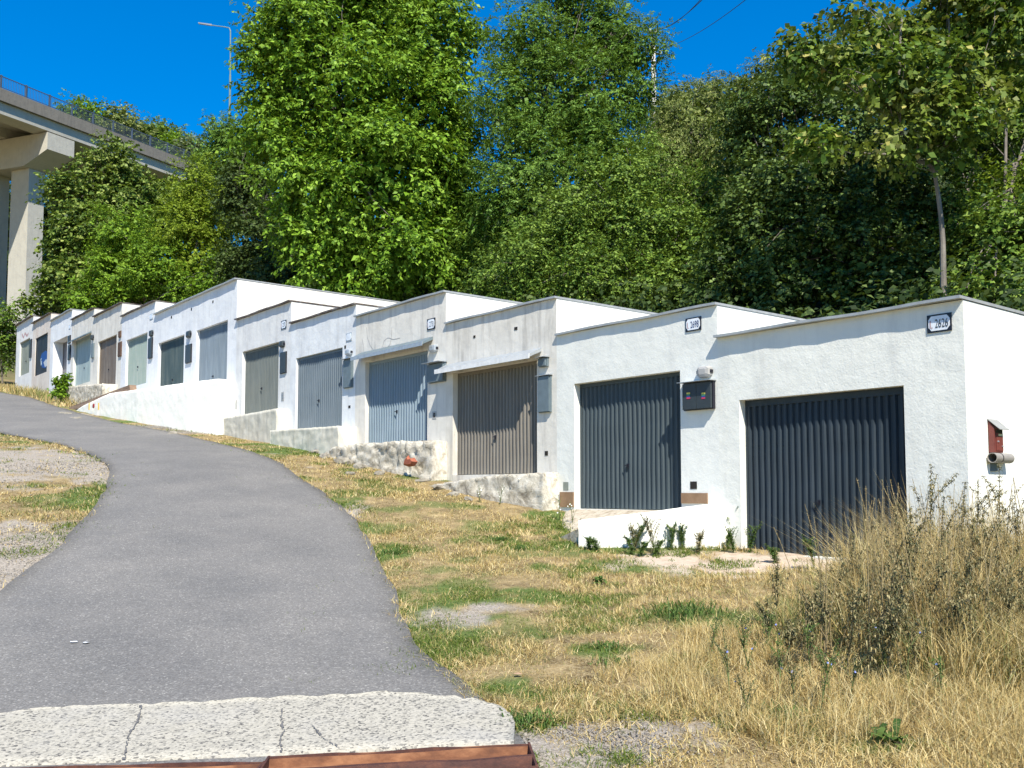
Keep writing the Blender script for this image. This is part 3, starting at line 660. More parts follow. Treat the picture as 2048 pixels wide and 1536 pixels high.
WHT = plaster('whitewashed_concrete', (.80, .785, .71), (.74, .72, .63), .3, (.65, .6, .5), .35, .2)
def gzs(s, t=-.5): return float(zst(s, t))
block('plinth', [16.2, 19.5], [-.32, -.30], [1.93, 1.90], [gzs(16)-.3, gzs(19.5)-.3], PLN, 'cream cracked plinth under the grey-green garage door', 'plinth', .02, 3)
block('plinth', [12.95, 16.25], [-.42, -.45], [1.34, 1.40], [.4, .8], PLN, 'stained pale plinth under the blue-grey garage door', 'plinth', .02, 5)
rb = block('plinth', [9.6, 11, 12.6, 14.2], [-.30, -.50, -.62, -.62], [.90, .92, .90, .55], [-.2, .1, .3, .5], RUB, 'crumbling rubble plinth with exposed red brick under the light blue door', 'plinth', .085, 9)
br = MB(); a = fac(812, 938, -.62); a = (a[0], a[1]+.15)
bp_ = [(-.2, -.06), (-.05, -.09), (.12, -.08), (.2, -.02), (.1, .05), (.0, .03), (-.06, .09), (-.15, .04)]
br.add([F(a[0]-x_*.7, -.585, a[1]+z_*.7) for x_, z_ in bp_]+[F(a[0]-x_*1.2, -.52, a[1]+z_*1.2) for x_, z_ in bp_], [tuple(range(8)), tuple(range(8, 16))]+[(i, (i+1) % 8, 8+(i+1) % 8, 8+i) for i in range(8)])
br.build('red_brick', M('broken_red_brick', [(.26, .07, .04), (.38, .13, .07)], 12, .9, bs=30, bst=.6), rb)
sl = MB(); sl.fbox(10.1, 12.75, -.2, .06, .885, .925); sl.build('sill', M('rusty_brown_sill', [(.14, .09, .06), (.3, .25, .2)], 9, .8), rb)
block('plinth', [6.5, 7.6, 8.8, 9.9], [-.30, -.45, -.62, -.75], [.27, .24, .12, -.04], [-.7, -.6, -.5, -.3], RUB, 'grey concrete plinth with crumbling face under the brown-grey door', 'plinth', .05, 12)
block('plinth', [30, 36.5], [-.5, -.6], [3.72, 4.10], [gzs(30)-.3, gzs(36.5)-.3], RUB, 'low dark plinth running under the brown and pale blue doors', 'plinth', .04, 15)
rw = block('retaining_wall', [19.52, 21, 24, 26.2, 28.6, 30.5], [-.45, -.75, -1.15, -1.32, -1.45, -1.5], [2.93, 2.94, 2.97, 3.02, 2.80, 2.55], [gzs(19.5)-.3, gzs(21)-.3, gzs(24)-.3, gzs(26)-.3, gzs(28)-.3, gzs(30)-.3], WHT, 'long whitewashed retaining wall with red reflector in front of the double garage', 'wall', .012, 21)
s_, z_ = fac(190, 812, -1.5)
mb = MB(); mb.tube([F(s_, -1.53, z_), F(s_, -1.56, z_)], .075, 14); mb.build('reflector', flat('dark_red_reflector', (.28, .01, .012), .25), rw)
YEL = flat('faded_yellow_paint', (.72, .45, .10), .8)
for u in (181, 200): s2, z2 = fac(u, 813, -1.5); mb = MB(); mb.fbox(s2-.03, s2+.03, -1.555, -1.53, z2-.11, z2+.11); mb.build('yellow_mark', YEL, rw)
tw = thing('wooden_beam', F(28, -1.2, 3.0), 'weathered brown wooden beam lying on top of the white retaining wall', 'beam')
mb = MB(); mb.box8([F(24.6, -1.18, 3.0), F(30.6, -1.42, 2.72), F(30.6, -1.2, 2.72), F(24.6, -.98, 3.0), F(24.6, -1.2, 3.16), F(30.6, -1.42, 2.88), F(30.6, -1.22, 2.88), F(24.6, -1.0, 3.16)])
mb.build('plank', M('weathered_wood', [(.16, .10, .07), (.36, .25, .17)], 5, .85, stretch=(1, 1, 8)), tw)
# low white wall + filled step in front of garage 2
A_, z_a = (3.17, -.03), -.15
lw = block('low_wall', [3.17, 3.4, 3.7, 4.0, 4.28], [-.22, -.60, -1.02, -1.36, -1.62], [-.175, -.22, -.29, -.34, -.39], [-1.1]*5, WHT, 'short low whitewashed wall below the slate-coloured garage door', 'wall', .008, 30, tb=.0)
mb = MB(); n = 14
pl = [(3.25, .0), (3.3, -.2), (3.45, -.55), (3.7, -.95), (4.0, -1.28), (4.26, -1.52), (5.2, -1.3), (6.6, -.7), (6.9, .0)]
zz = [-.28, -.285, -.31, -.36, -.40, -.46, -.72, -.75, -.55]
mb.add([F(a, b_, c_) for (a, b_), c_ in zip(pl, zz)]+[F(6.2, 0, -.30), F(4.4, -.3, -.29)], [(0, 1, 10), (1, 2, 10), (2, 3, 10), (3, 4, 10), (4, 5, 10), (5, 6, 10), (6, 7, 9), (7, 8, 9), (6, 9, 10), (9, 0, 10)])
_v = list(mb.v); _n = len(pl)
for i in range(_n-1): a_, b_ = _v[i], _v[i+1]; mb.quad(a_, b_, (b_[0], b_[1], b_[2]-.6), (a_[0], a_[1], a_[2]-.6))
tag(mb.build('earth_step', M('pale_dry_earth', [(.28, .22, .15), (.48, .41, .31), (.55, .5, .4)], 11, .95, bs=40, bst=.8, bd=.02)), kind='structure')

# ------------------------------------------------------------------ letter box on the side wall
def side(u, v, s=-.06):
    q = P0 + D*s; r = ray(u, v); k = (q @ D)/(r[:2] @ D); p = r*k; return float((p[:2]-q) @ N), float(p[2])
t0, zb = side(1988, 905); t1, _ = side(2011, 905); zt = side(1990, 855)[1]
mbx = thing('letter_box', F(0, t0, zb), 'maroon metal letter box with grey newspaper tube on the white side wall', 'letter box')
RED = flat('maroon_painted_metal', (.17, .045, .035), .45)
w_ = .20; ta = t0+.0; tb_ = ta+w_; zb2 = zb; zt2 = zb+.33
mb = MB(); mb.box8([F(-.07, ta, zb2), F(-.07, tb_, zb2), F(-.005, tb_, zb2), F(-.005, ta, zb2), F(-.07, ta, zt2-.07), F(-.07, tb_, zt2-.07), F(-.005, tb_, zt2+.02), F(-.005, ta, zt2+.02)])
bd_ = mb.build('body', RED, mbx, bevel=.004)
mb = MB(); mb.fbox(-.0725, -.0705, ta+.03, tb_-.01, zt2-.115, zt2-.075); mb.build('slot', BLACK, bd_)
mb = MB(); mb.fbox(-.077, -.0705, ta+.03, tb_-.012, zb2+.02, zt2-.12); mb.build('front_panel', RED, bd_, bevel=.002)
mb = MB(); mb.fbox(-.0795, -.0772, ta+.08, ta+.17, zt2-.15, zt2-.125); mb.build('name_tag', flat('cream_tag', (.75, .66, .35), .4), bd_)
mb = MB(); mb.tube([F(-.077, ta+.06, zb2+.12), F(-.09, ta+.06, zb2+.12)], .009, 8); mb.tube([F(-.077, ta+.16, zb2+.07), F(-.09, ta+.16, zb2+.07)], .007, 8); mb.build('lock', LIGHTM, bd_)
mb = MB(); mb.box8([F(-.135, ta-.01, zt2-.085), F(-.135, tb_+.015, zt2-.085), F(-.005, tb_+.015, zt2+.03), F(-.005, ta-.01, zt2+.03), F(-.135, ta-.01, zt2-.078), F(-.135, tb_+.015, zt2-.078), F(-.005, tb_+.015, zt2+.038), F(-.005, ta-.01, zt2+.038)])
mb.build('lid', flat('light_grey_lid', (.27, .27, .25), .5), mbx)
def pipe(mb, t0, t1, z, s, r0, r1, n=20):
    vs = []
    for tt, rr in ((t0, r0), (t1, r0), (t1, r1), (t0, r1)):
        vs += [F(s+rr*math.cos(2*math.pi*i/n), tt, z+rr*math.sin(2*math.pi*i/n)) for i in range(n)]
    mb.add(vs, [(k*n+i, k*n+(i+1) % n, ((k+1) % 4)*n+(i+1) % n, ((k+1) % 4)*n+i) for k in range(4) for i in range(n)])
mb = MB(); pipe(mb, ta-.06, tb_+.15, zb2-.058, -.066, .055, .048); mb.build('newspaper_tube', flat('grey_plastic_pipe', (.27, .25, .22), .6), mbx, smooth=False)
mb = MB(); pipe(mb, ta+.08, ta+.095, zb2-.058, -.066, .058, .0555); mb.build('strap', BLACK, mbx)
mb = MB(); mb.fbox(-.012, -.001, ta+.03, tb_-.02, zb2-.2, zb2+.3); mb.build('back_board', GREYM, mbx)

# ------------------------------------------------------------------ leaves
def unit(v): return v/np.maximum(1e-9, np.linalg.norm(v, axis=-1, keepdims=True))
def sprays(O, Dr, k, length, L, w, droop, ld=.35, fold=.18, jit=.35):
    n = len(O); f = (np.arange(k)+1)/k
    P = O[:, None]+Dr[:, None]*(length*f)[None, :, None]; P[..., 2] -= length*droop*(f**2)[None]
    up = np.array([0, 0, 1.]); side_ = unit(np.cross(Dr, up)+rng.normal(0, .15, (n, 3)))
    sgn = np.where(np.arange(k) % 2 == 0, 1, -1)[None, :, None]
    ax_ = Dr[:, None]*.55+side_[:, None]*sgn*.75+rng.normal(0, jit, (n, k, 3)); ax_[..., 2] -= ld; ax_ = unit(ax_)
    nn = unit(np.array([0, 0, 1.])*.75+rng.normal(0, .5, (n, k, 3))+Dr[:, None]*.75)
    sd_ = unit(np.cross(ax_, nn)); nn = np.cross(sd_, ax_)
    sz = rng.uniform(.7, 1.25, (n, k, 1)); L_ = L*sz; w_2 = w*sz/2
    a = P; tip = P+ax_*L_-nn*L_*.1; r_ = P+ax_*L_*.45+sd_*w_2-nn*w_2*fold*-1.2; l_ = P+ax_*L_*.45-sd_*w_2-nn*w_2*fold*-1.2
    return np.stack([a, r_, tip, l_], 2).reshape(-1, 3)
def leafmesh(name, V, mat, parent=None, loc=(0, 0, 0)):
    n = len(V)//4; me = np_mesh(name, V, [np.arange(n*4).reshape(n, 4)], loc)
    return link(name, me, mat, parent, None if parent else loc)
BARK = M('grey_brown_bark', [(.10, .085, .07), (.22, .19, .16)], 9, .9, bs=30, bst=.6, stretch=(1, 1, .3))
BARKL = M('pale_grey_bark', [(.12, .105, .085), (.24, .215, .18)], 9, .9, bs=30, bst=.6, stretch=(1, 1, .3))
def limb(mb, a, b, r0, r1, bend=.12, n=6):
    a = np.array(a, float); b = np.array(b, float); L = np.linalg.norm(b-a); o1 = np.array([random.uniform(-1, 1), random.uniform(-1, 1), random.uniform(-.1, .6)])*L*bend
    pts = [a+(b-a)*q+o1*math.sin(math.pi*q)+np.array([random.uniform(-1, 1) for _ in range(3)])*L*.015 for q in np.linspace(0, 1, n)]
    mb.tube(pts, list(np.linspace(r0, r1, n)), 6, False); return pts
def tree(name, label, base, blobs, mat, dens=1.0, L=.13, w=.07, k=6, sl=.35, droop=.25, ld=.35, cr=.55, clump_area=.55, m=9, trunk=.16, bark=None, cat='tree', group=None, inner=.55, forks=None, twigs=10, flat_=.7, limbk=.36, core=.9):
    bx_, by_ = base; bz_ = float(zxy(bx_, by_)); root = thing(name, (bx_, by_, bz_), label, cat, group)
    V = []; cent = []
    for (c, rr) in blobs:
        c = np.array(c, float); rr = np.array(rr, float)
        area = 4*math.pi*((rr[0]*rr[1])**1.6/3+(rr[0]*rr[2])**1.6/3+(rr[1]*rr[2])**1.6/3)**(1/1.6)
        n = max(5, int(area/clump_area*dens*.66))
        u = unit(rng.normal(size=(n, 3))); rad = inner+(1.06-inner)*rng.random(n)**.6
        lump = .82+.36*fbm(u[:, 0]*2.2+c[0]+5, u[:, 2]*2.2+u[:, 1]*1.7+c[2]+5, 3)
        p = c+u*rr*(rad*lump)[:, None]; cent.append(p)
        m_ = int(m*3.1); cr_ = cr*.85; o = np.repeat(p, m_, 0)+rng.normal(0, 1, (n*m_, 3))*np.array([cr_, cr_, cr_*flat_])*.5
        uo = np.repeat(u, m_, 0); dr = unit(uo*.7+rng.normal(0, .55, (n*m_, 3))+unit(o-np.repeat(p, m_, 0))*.6)
        V.append(sprays(o, dr, k, sl, L*1.15, w*1.25, droop, ld))
        nk = int(area*core/(L*L*9)); uk = unit(rng.normal(size=(nk, 3))); ok_ = c+uk*rr*(.12+.45*rng.random(nk))[:, None]
        V.append(sprays(ok_, unit(uk+rng.normal(0, .6, (nk, 3))), 4, sl*1.5, L*2.0, L*1.3, droop, ld))
    V = np.concatenate(V); Q = V.reshape(-1, 4, 3); zz = zxy(Q[:, 0, 0], Q[:, 0, 1])
    s_, t_ = st(Q[:, 0, 0], Q[:, 0, 1]); keep = (Q[:, 0, 2] > zz+.05) & ~((t_ < 5.9) & (s_ < 47.2) & (s_ > -.2) & (Q[:, 0, 2] < zz+3.4) & (t_ > -.3))
    V = Q[keep].reshape(-1, 3)
    leafmesh('crown', V, mat, root, (bx_, by_, bz_))
    mb = MB(); allc = np.array([b_[0] for b_ in blobs], float); top = allc[:, 2].max(); mid = allc.mean(0)
    stem = [np.array([bx_, by_, bz_-.3]), np.array([bx_*.75+mid[0]*.25, by_*.75+mid[1]*.25, bz_+(mid[2]-bz_)*.45]), np.array([mid[0], mid[1], mid[2]])]
    if forks: stem = [np.array(q, float) for q in forks[0]]
    pts = resample3(stem, 9); mb.tube(pts, list(np.linspace(trunk, trunk*.45, 9)), 9, False)
    if forks:
        for f in forks[1:]: pf = resample3([np.array(q, float) for q in f], 8); mb.tube(pf, list(np.linspace(trunk*.6, trunk*.2, 8)), 7, False)
    for i, (c, rr) in enumerate(blobs):
        a = pts[8] if forks else pts[random.choice([4, 5, 6, 7, 8])]; lp = limb(mb, a, c, trunk*limbk, trunk*limbk*.4)
        cc = cent[i]
        for _ in range(twigs):
            q = cc[random.randrange(len(cc))]; limb(mb, lp[random.choice([2, 3, 4, 5])], q, trunk*.12, .008, .15, 4)
    mb.build('trunk', bark or BARK, root)
    return root
def resample3(P, n):
    P = np.array(P, float); d = np.concatenate([[0], np.cumsum(np.linalg.norm(np.diff(P, axis=0), axis=1))]); q = np.linspace(0, d[-1], n)
    return np.stack([np.interp(q, d, P[:, i]) for i in range(3)], 1)
def B(u, v, ru, rv, Y, dy=None):
    c = at(u, v, Y); k = Y/FPX; return (tuple(c), (ru*k, (dy or (ru+rv)/2)*k, rv*k))
def gb(u, Y):
    p = at(u, 800, Y); return (float(p[0]), float(p[1]))

PS = [0, .35, .7, 1]
LM = dict(
 walnut=leafmat('walnut_leaf', [(.025, .07, .006), (.09, .185, .011), (.165, .30, .02), (.28, .43, .055)], .22, .42, PS),
 ash=leafmat('ash_leaf', [(.02, .055, .008), (.062, .135, .016), (.115, .215, .028), (.21, .34, .065)], .22, .45, PS),
 bush=leafmat('bush_leaf', [(.022, .05, .008), (.07, .135, .016), (.135, .22, .028), (.25, .35, .065)], .2, .45, PS),
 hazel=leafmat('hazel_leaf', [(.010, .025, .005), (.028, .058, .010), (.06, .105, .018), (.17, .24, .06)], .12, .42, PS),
 maple=leafmat('maple_leaf', [(.015, .035, .006), (.05, .10, .012), (.10, .17, .022), (.18, .25, .035), (.42, .36, .11)], .22, .42, [0, .3, .6, .92, 1]),
 syc=leafmat('sycamore_leaf', [(.02, .045, .008), (.07, .12, .018), (.13, .20, .03), (.30, .35, .09)], .2, .42, PS),
 light=leafmat('light_green_leaf', [(.03, .07, .006), (.09, .18, .011), (.15, .27, .018), (.24, .37, .035)], .25, .45, PS),
 acacia=leafmat('yellow_green_leaf', [(.05, .09, .008), (.13, .20, .012), (.20, .28, .018), (.29, .36, .04)], .25, .5, PS),
 pale=leafmat('pale_willow_leaf', [(.03, .05, .01), (.09, .13, .025), (.16, .20, .05), (.30, .32, .11)], .2, .45, PS),
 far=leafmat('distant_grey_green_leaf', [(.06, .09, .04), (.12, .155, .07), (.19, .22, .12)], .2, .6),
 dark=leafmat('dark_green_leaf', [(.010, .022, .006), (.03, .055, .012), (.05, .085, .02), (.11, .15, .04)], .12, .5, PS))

tree('walnut_tree', 'largest broad tree with bright drooping leaves behind the double garage', gb(720, 37), [B(610, 60, 105, 110, 36), B(760, 30, 130, 110, 37), B(870, 90, 95, 100, 36.5), B(545, 150, 62, 80, 36), B(560, 260, 70, 75, 35.5), B(690, 200, 140, 110, 35.5), B(850, 230, 115, 100, 35.5), B(610, 350, 90, 90, 35), B(770, 350, 150, 110, 34.5), B(900, 360, 70, 90, 36), B(640, 470, 80, 80, 35), B(800, 490, 120, 85, 34), B(900, 480, 70, 110, 36), B(700, 560, 110, 60, 35), B(720, -90, 150, 90, 37)],
     LM['walnut'], 1.0, .17, .085, 6, .42, .35, .45, .75, .62, 9, .28, group=None)
tree('ash_tree', 'tall feathery mid-green tree between the walnut and the power pole', gb(1120, 34), [B(1060, 80, 75, 80, 34), B(1180, 60, 90, 80, 34.5), B(1120, -20, 60, 50, 34.5), B(1240, 60, 45, 55, 34), B(1270, 100, 50, 45, 33.5), B(1040, 200, 90, 90, 33.5), B(1170, 190, 110, 100, 33.5), B(1060, 330, 110, 90, 33), B(1190, 300, 100, 90, 33), B(1010, 430, 90, 90, 33), B(1270, 190, 45, 50, 34)],
     LM['ash'], 1.0, .11, .036, 9, .38, .3, .4, .6, .5, 10, .17)
tree('leafy_shrub', 'wide mid-green bushy shrub in front of the ash tree', gb(1200, 28), [B(1250, 360, 110, 70, 29), B(1130, 440, 100, 80, 29), B(1280, 450, 120, 80, 28), B(1400, 420, 60, 90, 28.5), B(1060, 520, 80, 75, 28.5), B(1180, 550, 100, 70, 27.5), B(1300, 560, 100, 70, 27), B(1380, 520, 60, 80, 27), B(990, 560, 50, 60, 29.5), B(1090, 600, 90, 50, 28)],
     LM['bush'], 1.0, .09, .045, 6, .3, .25, .35, .5, .38, 9, .1, cat='shrub')
tree('willow_tree', 'yellowish-green tree with hanging narrow leaves behind the wide shrub', gb(1380, 37), [B(1380, 260, 80, 80, 37), B(1440, 320, 60, 90, 36), B(1330, 330, 60, 80, 36), B(1420, 200, 45, 40, 38), B(1340, 220, 35, 45, 38)],
     LM['pale'], 1.0, .14, .035, 7, .4, .5, .8, .6, .5, 8, .12)
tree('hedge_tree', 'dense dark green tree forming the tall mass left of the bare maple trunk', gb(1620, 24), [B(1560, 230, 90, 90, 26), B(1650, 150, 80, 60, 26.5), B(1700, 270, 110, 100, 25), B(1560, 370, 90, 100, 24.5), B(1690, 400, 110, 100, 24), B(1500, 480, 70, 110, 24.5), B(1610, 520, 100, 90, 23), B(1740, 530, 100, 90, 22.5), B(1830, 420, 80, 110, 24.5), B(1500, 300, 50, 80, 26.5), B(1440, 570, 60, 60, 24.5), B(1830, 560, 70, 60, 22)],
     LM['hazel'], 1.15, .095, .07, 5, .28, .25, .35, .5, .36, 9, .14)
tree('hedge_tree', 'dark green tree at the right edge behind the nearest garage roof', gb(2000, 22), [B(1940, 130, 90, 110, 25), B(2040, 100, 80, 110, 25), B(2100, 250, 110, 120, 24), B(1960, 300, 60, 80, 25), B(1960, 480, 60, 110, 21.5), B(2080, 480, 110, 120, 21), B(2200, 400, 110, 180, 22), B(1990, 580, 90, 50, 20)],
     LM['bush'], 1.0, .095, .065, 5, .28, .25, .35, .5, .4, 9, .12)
tree('dry_bush', 'yellow-green dry bush at the right edge beyond the maple trunk', gb(2010, 26), [B(1990, 360, 50, 60, 23), B(2050, 420, 50, 80, 23), B(2120, 380, 60, 60, 23.5)], LM['acacia'], .8, .07, .03, 6, .3, .2, .3, .45, .45, 8, .05, cat='bush')
mt = lambda u, v, Y: tuple(at(u, v, Y))
tree('maple_tree', 'maple with bare slender pale trunk and yellow seed bunches above the nearest garage', gb(1887, 19.5),
     [B(1800, 90, 75, 55, 20), B(1720, 20, 65, 22, 20.5), B(1880, 40, 90, 60, 20.5), B(1870, 150, 90, 60, 19.5), B(1760, 150, 70, 45, 19), B(1620, 95, 50, 22, 19.5), B(1680, 125, 50, 30, 19.5), B(1900, 250, 60, 50, 19), B(1990, 60, 70, 70, 20), B(2050, -10, 80, 60, 20), B(1650, 290, 28, 18, 19), B(1960, 200, 50, 40, 19.5), B(1930, -50, 120, 50, 20.5), B(1850, 225, 60, 45, 19), B(1800, 270, 55, 30, 18.8)],
     LM['maple'], 1.0, .12, .10, 5, .3, .3, .4, .42, .34, 7, .085, BARKL, twigs=4, limbk=.10, core=.25,
     forks=[[(*gb(1887, 19.5), float(zxy(*gb(1887, 19.5)))-.3), mt(1887, 590, 19.5), mt(1885, 460, 19.5), mt(1878, 400, 19.5), mt(1868, 340, 19.5)], [mt(1868, 340, 19.5), mt(1855, 270, 19.4), mt(1830, 220, 19.3), mt(1800, 180, 19.3)], [mt(1870, 345, 19.5), mt(1885, 290, 19.6), mt(1897, 180, 19.8), mt(1900, 90, 20), mt(1895, 0, 20.3)], [mt(1868, 330, 19.5), mt(1790, 310, 19.2), mt(1725, 306, 19)], [mt(1800, 180, 19.3), mt(1800, 90, 20), mt(1805, 20, 20.3)]])
tree('sycamore_tree', 'rounded grey-green tree in front of the bridge pier', gb(215, 56), [B(220, 330, 50, 45, 56), B(160, 400, 60, 55, 55), B(260, 400, 70, 60, 56), B(135, 460, 45, 40, 54), B(200, 480, 90, 60, 54), B(130, 560, 45, 45, 53), B(180, 570, 80, 50, 53), B(300, 430, 50, 60, 56), B(85, 612, 30, 18, 52), B(330, 400, 35, 40, 57)],
     LM['syc'], 1.0, .19, .14, 5, .4, .3, .4, .8, .8, 8, .22)
tree('leafy_shrub', 'bright light-green shrub just above the far garage roofs', gb(290, 51), [B(250, 470, 60, 60, 51), B(230, 550, 70, 60, 50.5), B(310, 540, 70, 60, 50), B(170, 595, 40, 30, 50), B(370, 560, 60, 55, 49), B(430, 560, 50, 50, 47), B(260, 600, 60, 30, 50)],
     LM['light'], 1.0, .15, .07, 6, .4, .3, .4, .65, .6, 8, .1, cat='shrub')
tree('acacia_tree', 'slender yellow-green tree between the rounded tree and the dark tree', gb(400, 50), [B(400, 370, 55, 50, 50), B(370, 440, 55, 60, 49.5), B(430, 440, 50, 70, 49.5), B(400, 510, 60, 50, 49)],
     LM['acacia'], 1.0, .13, .05, 8, .4, .3, .4, .6, .55, 8, .09)
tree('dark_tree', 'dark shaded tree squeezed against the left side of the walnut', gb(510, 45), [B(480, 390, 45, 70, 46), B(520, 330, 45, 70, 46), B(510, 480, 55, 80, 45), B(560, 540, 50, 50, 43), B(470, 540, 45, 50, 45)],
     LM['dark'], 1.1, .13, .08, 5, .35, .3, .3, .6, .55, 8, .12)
tree('feathery_tree', 'pale feathery tree standing under the street lamp', gb(445, 66), [B(440, 265, 35, 30, 66), B(430, 310, 45, 30, 66), B(480, 290, 35, 45, 66), B(455, 345, 60, 35, 66)],
     LM['ash'], .9, .2, .06, 8, .5, .3, .4, .8, .9, 8, .1)
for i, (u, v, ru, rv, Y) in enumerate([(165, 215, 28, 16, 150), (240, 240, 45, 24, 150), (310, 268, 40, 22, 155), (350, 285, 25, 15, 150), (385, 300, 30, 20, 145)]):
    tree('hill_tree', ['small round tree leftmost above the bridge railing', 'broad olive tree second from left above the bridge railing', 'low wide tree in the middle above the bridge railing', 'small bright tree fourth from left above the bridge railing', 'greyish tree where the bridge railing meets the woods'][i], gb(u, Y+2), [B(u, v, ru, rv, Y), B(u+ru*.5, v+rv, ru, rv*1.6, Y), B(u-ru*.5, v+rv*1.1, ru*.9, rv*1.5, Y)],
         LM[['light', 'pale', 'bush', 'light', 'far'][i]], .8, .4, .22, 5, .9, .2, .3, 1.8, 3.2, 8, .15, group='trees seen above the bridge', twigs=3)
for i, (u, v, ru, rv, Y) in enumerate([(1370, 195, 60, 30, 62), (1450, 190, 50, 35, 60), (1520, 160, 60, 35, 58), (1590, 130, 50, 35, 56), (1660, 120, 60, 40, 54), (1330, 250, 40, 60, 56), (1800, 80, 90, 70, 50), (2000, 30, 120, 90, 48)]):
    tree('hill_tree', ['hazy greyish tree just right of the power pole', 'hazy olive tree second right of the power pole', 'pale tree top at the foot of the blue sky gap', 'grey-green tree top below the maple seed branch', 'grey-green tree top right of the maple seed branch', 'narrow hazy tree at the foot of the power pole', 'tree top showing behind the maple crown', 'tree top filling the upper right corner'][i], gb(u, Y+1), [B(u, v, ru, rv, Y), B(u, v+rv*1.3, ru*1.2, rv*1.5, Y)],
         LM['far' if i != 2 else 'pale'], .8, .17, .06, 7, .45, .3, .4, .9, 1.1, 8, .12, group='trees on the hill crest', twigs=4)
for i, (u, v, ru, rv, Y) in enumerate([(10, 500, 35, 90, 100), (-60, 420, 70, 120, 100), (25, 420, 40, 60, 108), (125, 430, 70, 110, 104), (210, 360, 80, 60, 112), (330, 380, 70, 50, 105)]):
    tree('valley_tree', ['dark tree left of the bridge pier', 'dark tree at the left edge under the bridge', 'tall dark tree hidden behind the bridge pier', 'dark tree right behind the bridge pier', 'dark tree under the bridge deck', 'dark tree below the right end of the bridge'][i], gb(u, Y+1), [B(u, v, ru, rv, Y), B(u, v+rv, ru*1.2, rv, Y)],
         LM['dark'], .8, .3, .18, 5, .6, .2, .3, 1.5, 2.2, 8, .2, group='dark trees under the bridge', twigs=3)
tree('leafy_shrub', 'dark bush beside the left end of the garage row', gb(5, 50), [B(12, 640, 32, 32, 50), B(5, 690, 35, 40, 50), B(-50, 660, 60, 60, 50)], LM['bush'], 1.0, .13, .08, 5, .35, .25, .3, .6, .6, 9, .05, cat='shrub')
_q = fac(127, 755, -.7); sbx = F(_q[0], -.7, 0)
tree('small_bush', 'small leafy bush in front of the deeply recessed garage door', sbx[:2], [((sbx[0], sbx[1], float(zxy(*sbx[:2]))+.5), (.26, .26, .48))], LM['light'], 1.2, .12, .06, 5, .12, .3, .4, .16, .07, 5, .02, cat='bush', twigs=6)

# undergrowth covering the bank behind the garages
nU = 42000
s_ = rng.uniform(-14, 75, nU); t_ = 5.8+rng.random(nU)**1.3*26; hz = rng.random(nU)*(1.2+.8*fbm(s_*.4, t_*.4, 9))
Px = P0[0]+D[0]*s_+N[0]*t_; Py = P0[1]+D[1]*s_+N[1]*t_; O = np.stack([Px, Py, zxy(Px, Py)+hz], 1)
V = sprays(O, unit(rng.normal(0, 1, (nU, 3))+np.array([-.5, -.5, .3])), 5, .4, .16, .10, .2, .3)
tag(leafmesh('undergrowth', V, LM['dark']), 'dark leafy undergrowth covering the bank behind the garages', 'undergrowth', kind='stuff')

# ------------------------------------------------------------------ grass
def blades(n_try, region, h, w, lean, dens_near, mat, name, label, cat='grass', seed=1, clump=0, bend=.5, xr=(-14, 9), yr=(3.6, 30)):
    # points with a density falling with distance from the photographed spot
    u = rng.random(n_try); r0, r1 = 3.6, yr[1]; rad = r0*(r1/r0)**(u**dens_near); th = rng.uniform(-.62, .62, n_try)
    x = rad*np.sin(th); y = rad*np.cos(th)
    if clump:
        nc = n_try//clump; cx = x[:nc]; cy = y[:nc]; i = rng.integers(0, nc, n_try); sp = .035+.004*np.hypot(cx[i], cy[i])
        x = cx[i]+rng.normal(0, 1, n_try)*sp; y = cy[i]+rng.normal(0, 1, n_try)*sp
    k = region(x, y); x, y = x[k], y[k]; n = len(x)
    z = zxy(x, y)-.01; dist = np.hypot(x, y); sc_ = np.clip(dist/9, 1, 2.6)
    hh = (h(x, y) if callable(h) else h)*rng.uniform(.45, 1.3, n); a = rng.uniform(0, 2*np.pi, n)
    ld = np.stack([np.cos(a), np.sin(a), np.zeros(n)], 1)*(rng.random(n)*lean*2)[:, None]
    a2 = rng.uniform(0, 2*np.pi, n); sd_ = np.stack([np.cos(a2), np.sin(a2), np.zeros(n)], 1)*(w*sc_*rng.uniform(.6, 1.4, n))[:, None]
    b = np.stack([x, y, z], 1); hv = np.zeros((n, 3)); hv[:, 2] = hh
    up = unit(hv+ld*hh[:, None])*hh[:, None]
    mid = b+up*.55; tip = mid+(up*.45+ld*hh[:, None]*bend*.6); tip[:, 2] -= hh*.1*lean
    V = np.stack([b-sd_, b+sd_, mid+sd_*.7, mid-sd_*.7, tip], 1)
    i5 = np.arange(n)[:, None]*5
    me = np_mesh(name, V, [i5+np.array([[0, 1, 2, 3]]), i5+np.array([[3, 2, 4]])])
    return tag(link(name, me, mat), label, cat, kind='stuff')
def grassmat(name, cols, trans=.2, pos=None):
    m, t, b, o = nt(name); g = t.nodes.new('ShaderNodeNewGeometry'); c = ramp(t, g.outputs['Random Per Island'], cols, pos)
    t.links.new(c, b.inputs['Base Color']); b.inputs['Roughness'].default_value = .6; b.inputs['Specular IOR Level'].default_value = .3
    tr = t.nodes.new('ShaderNodeBsdfTranslucent'); t.links.new(c, tr.inputs[0]); ms = t.nodes.new('ShaderNodeMixShader'); ms.inputs[0].default_value = trans
    t.links.new(b.outputs[0], ms.inputs[1]); t.links.new(tr.outputs[0], ms.inputs[2]); t.links.new(ms.outputs[0], o.inputs[0]); return m
DRY = grassmat('straw_grass', [(.20, .13, .04), (.46, .33, .12), (.62, .48, .20), (.74, .62, .34), (.22, .24, .06)], .22, [0, .25, .6, .88, 1])
GRN = grassmat('green_grass_blade', [(.06, .11, .010), (.12, .18, .02), (.20, .25, .045), (.45, .38, .15)], .3, [0, .45, .88, 1])
OLV = grassmat('olive_grass_blade', [(.10, .13, .03), (.20, .22, .06), (.42, .36, .15)], .25)
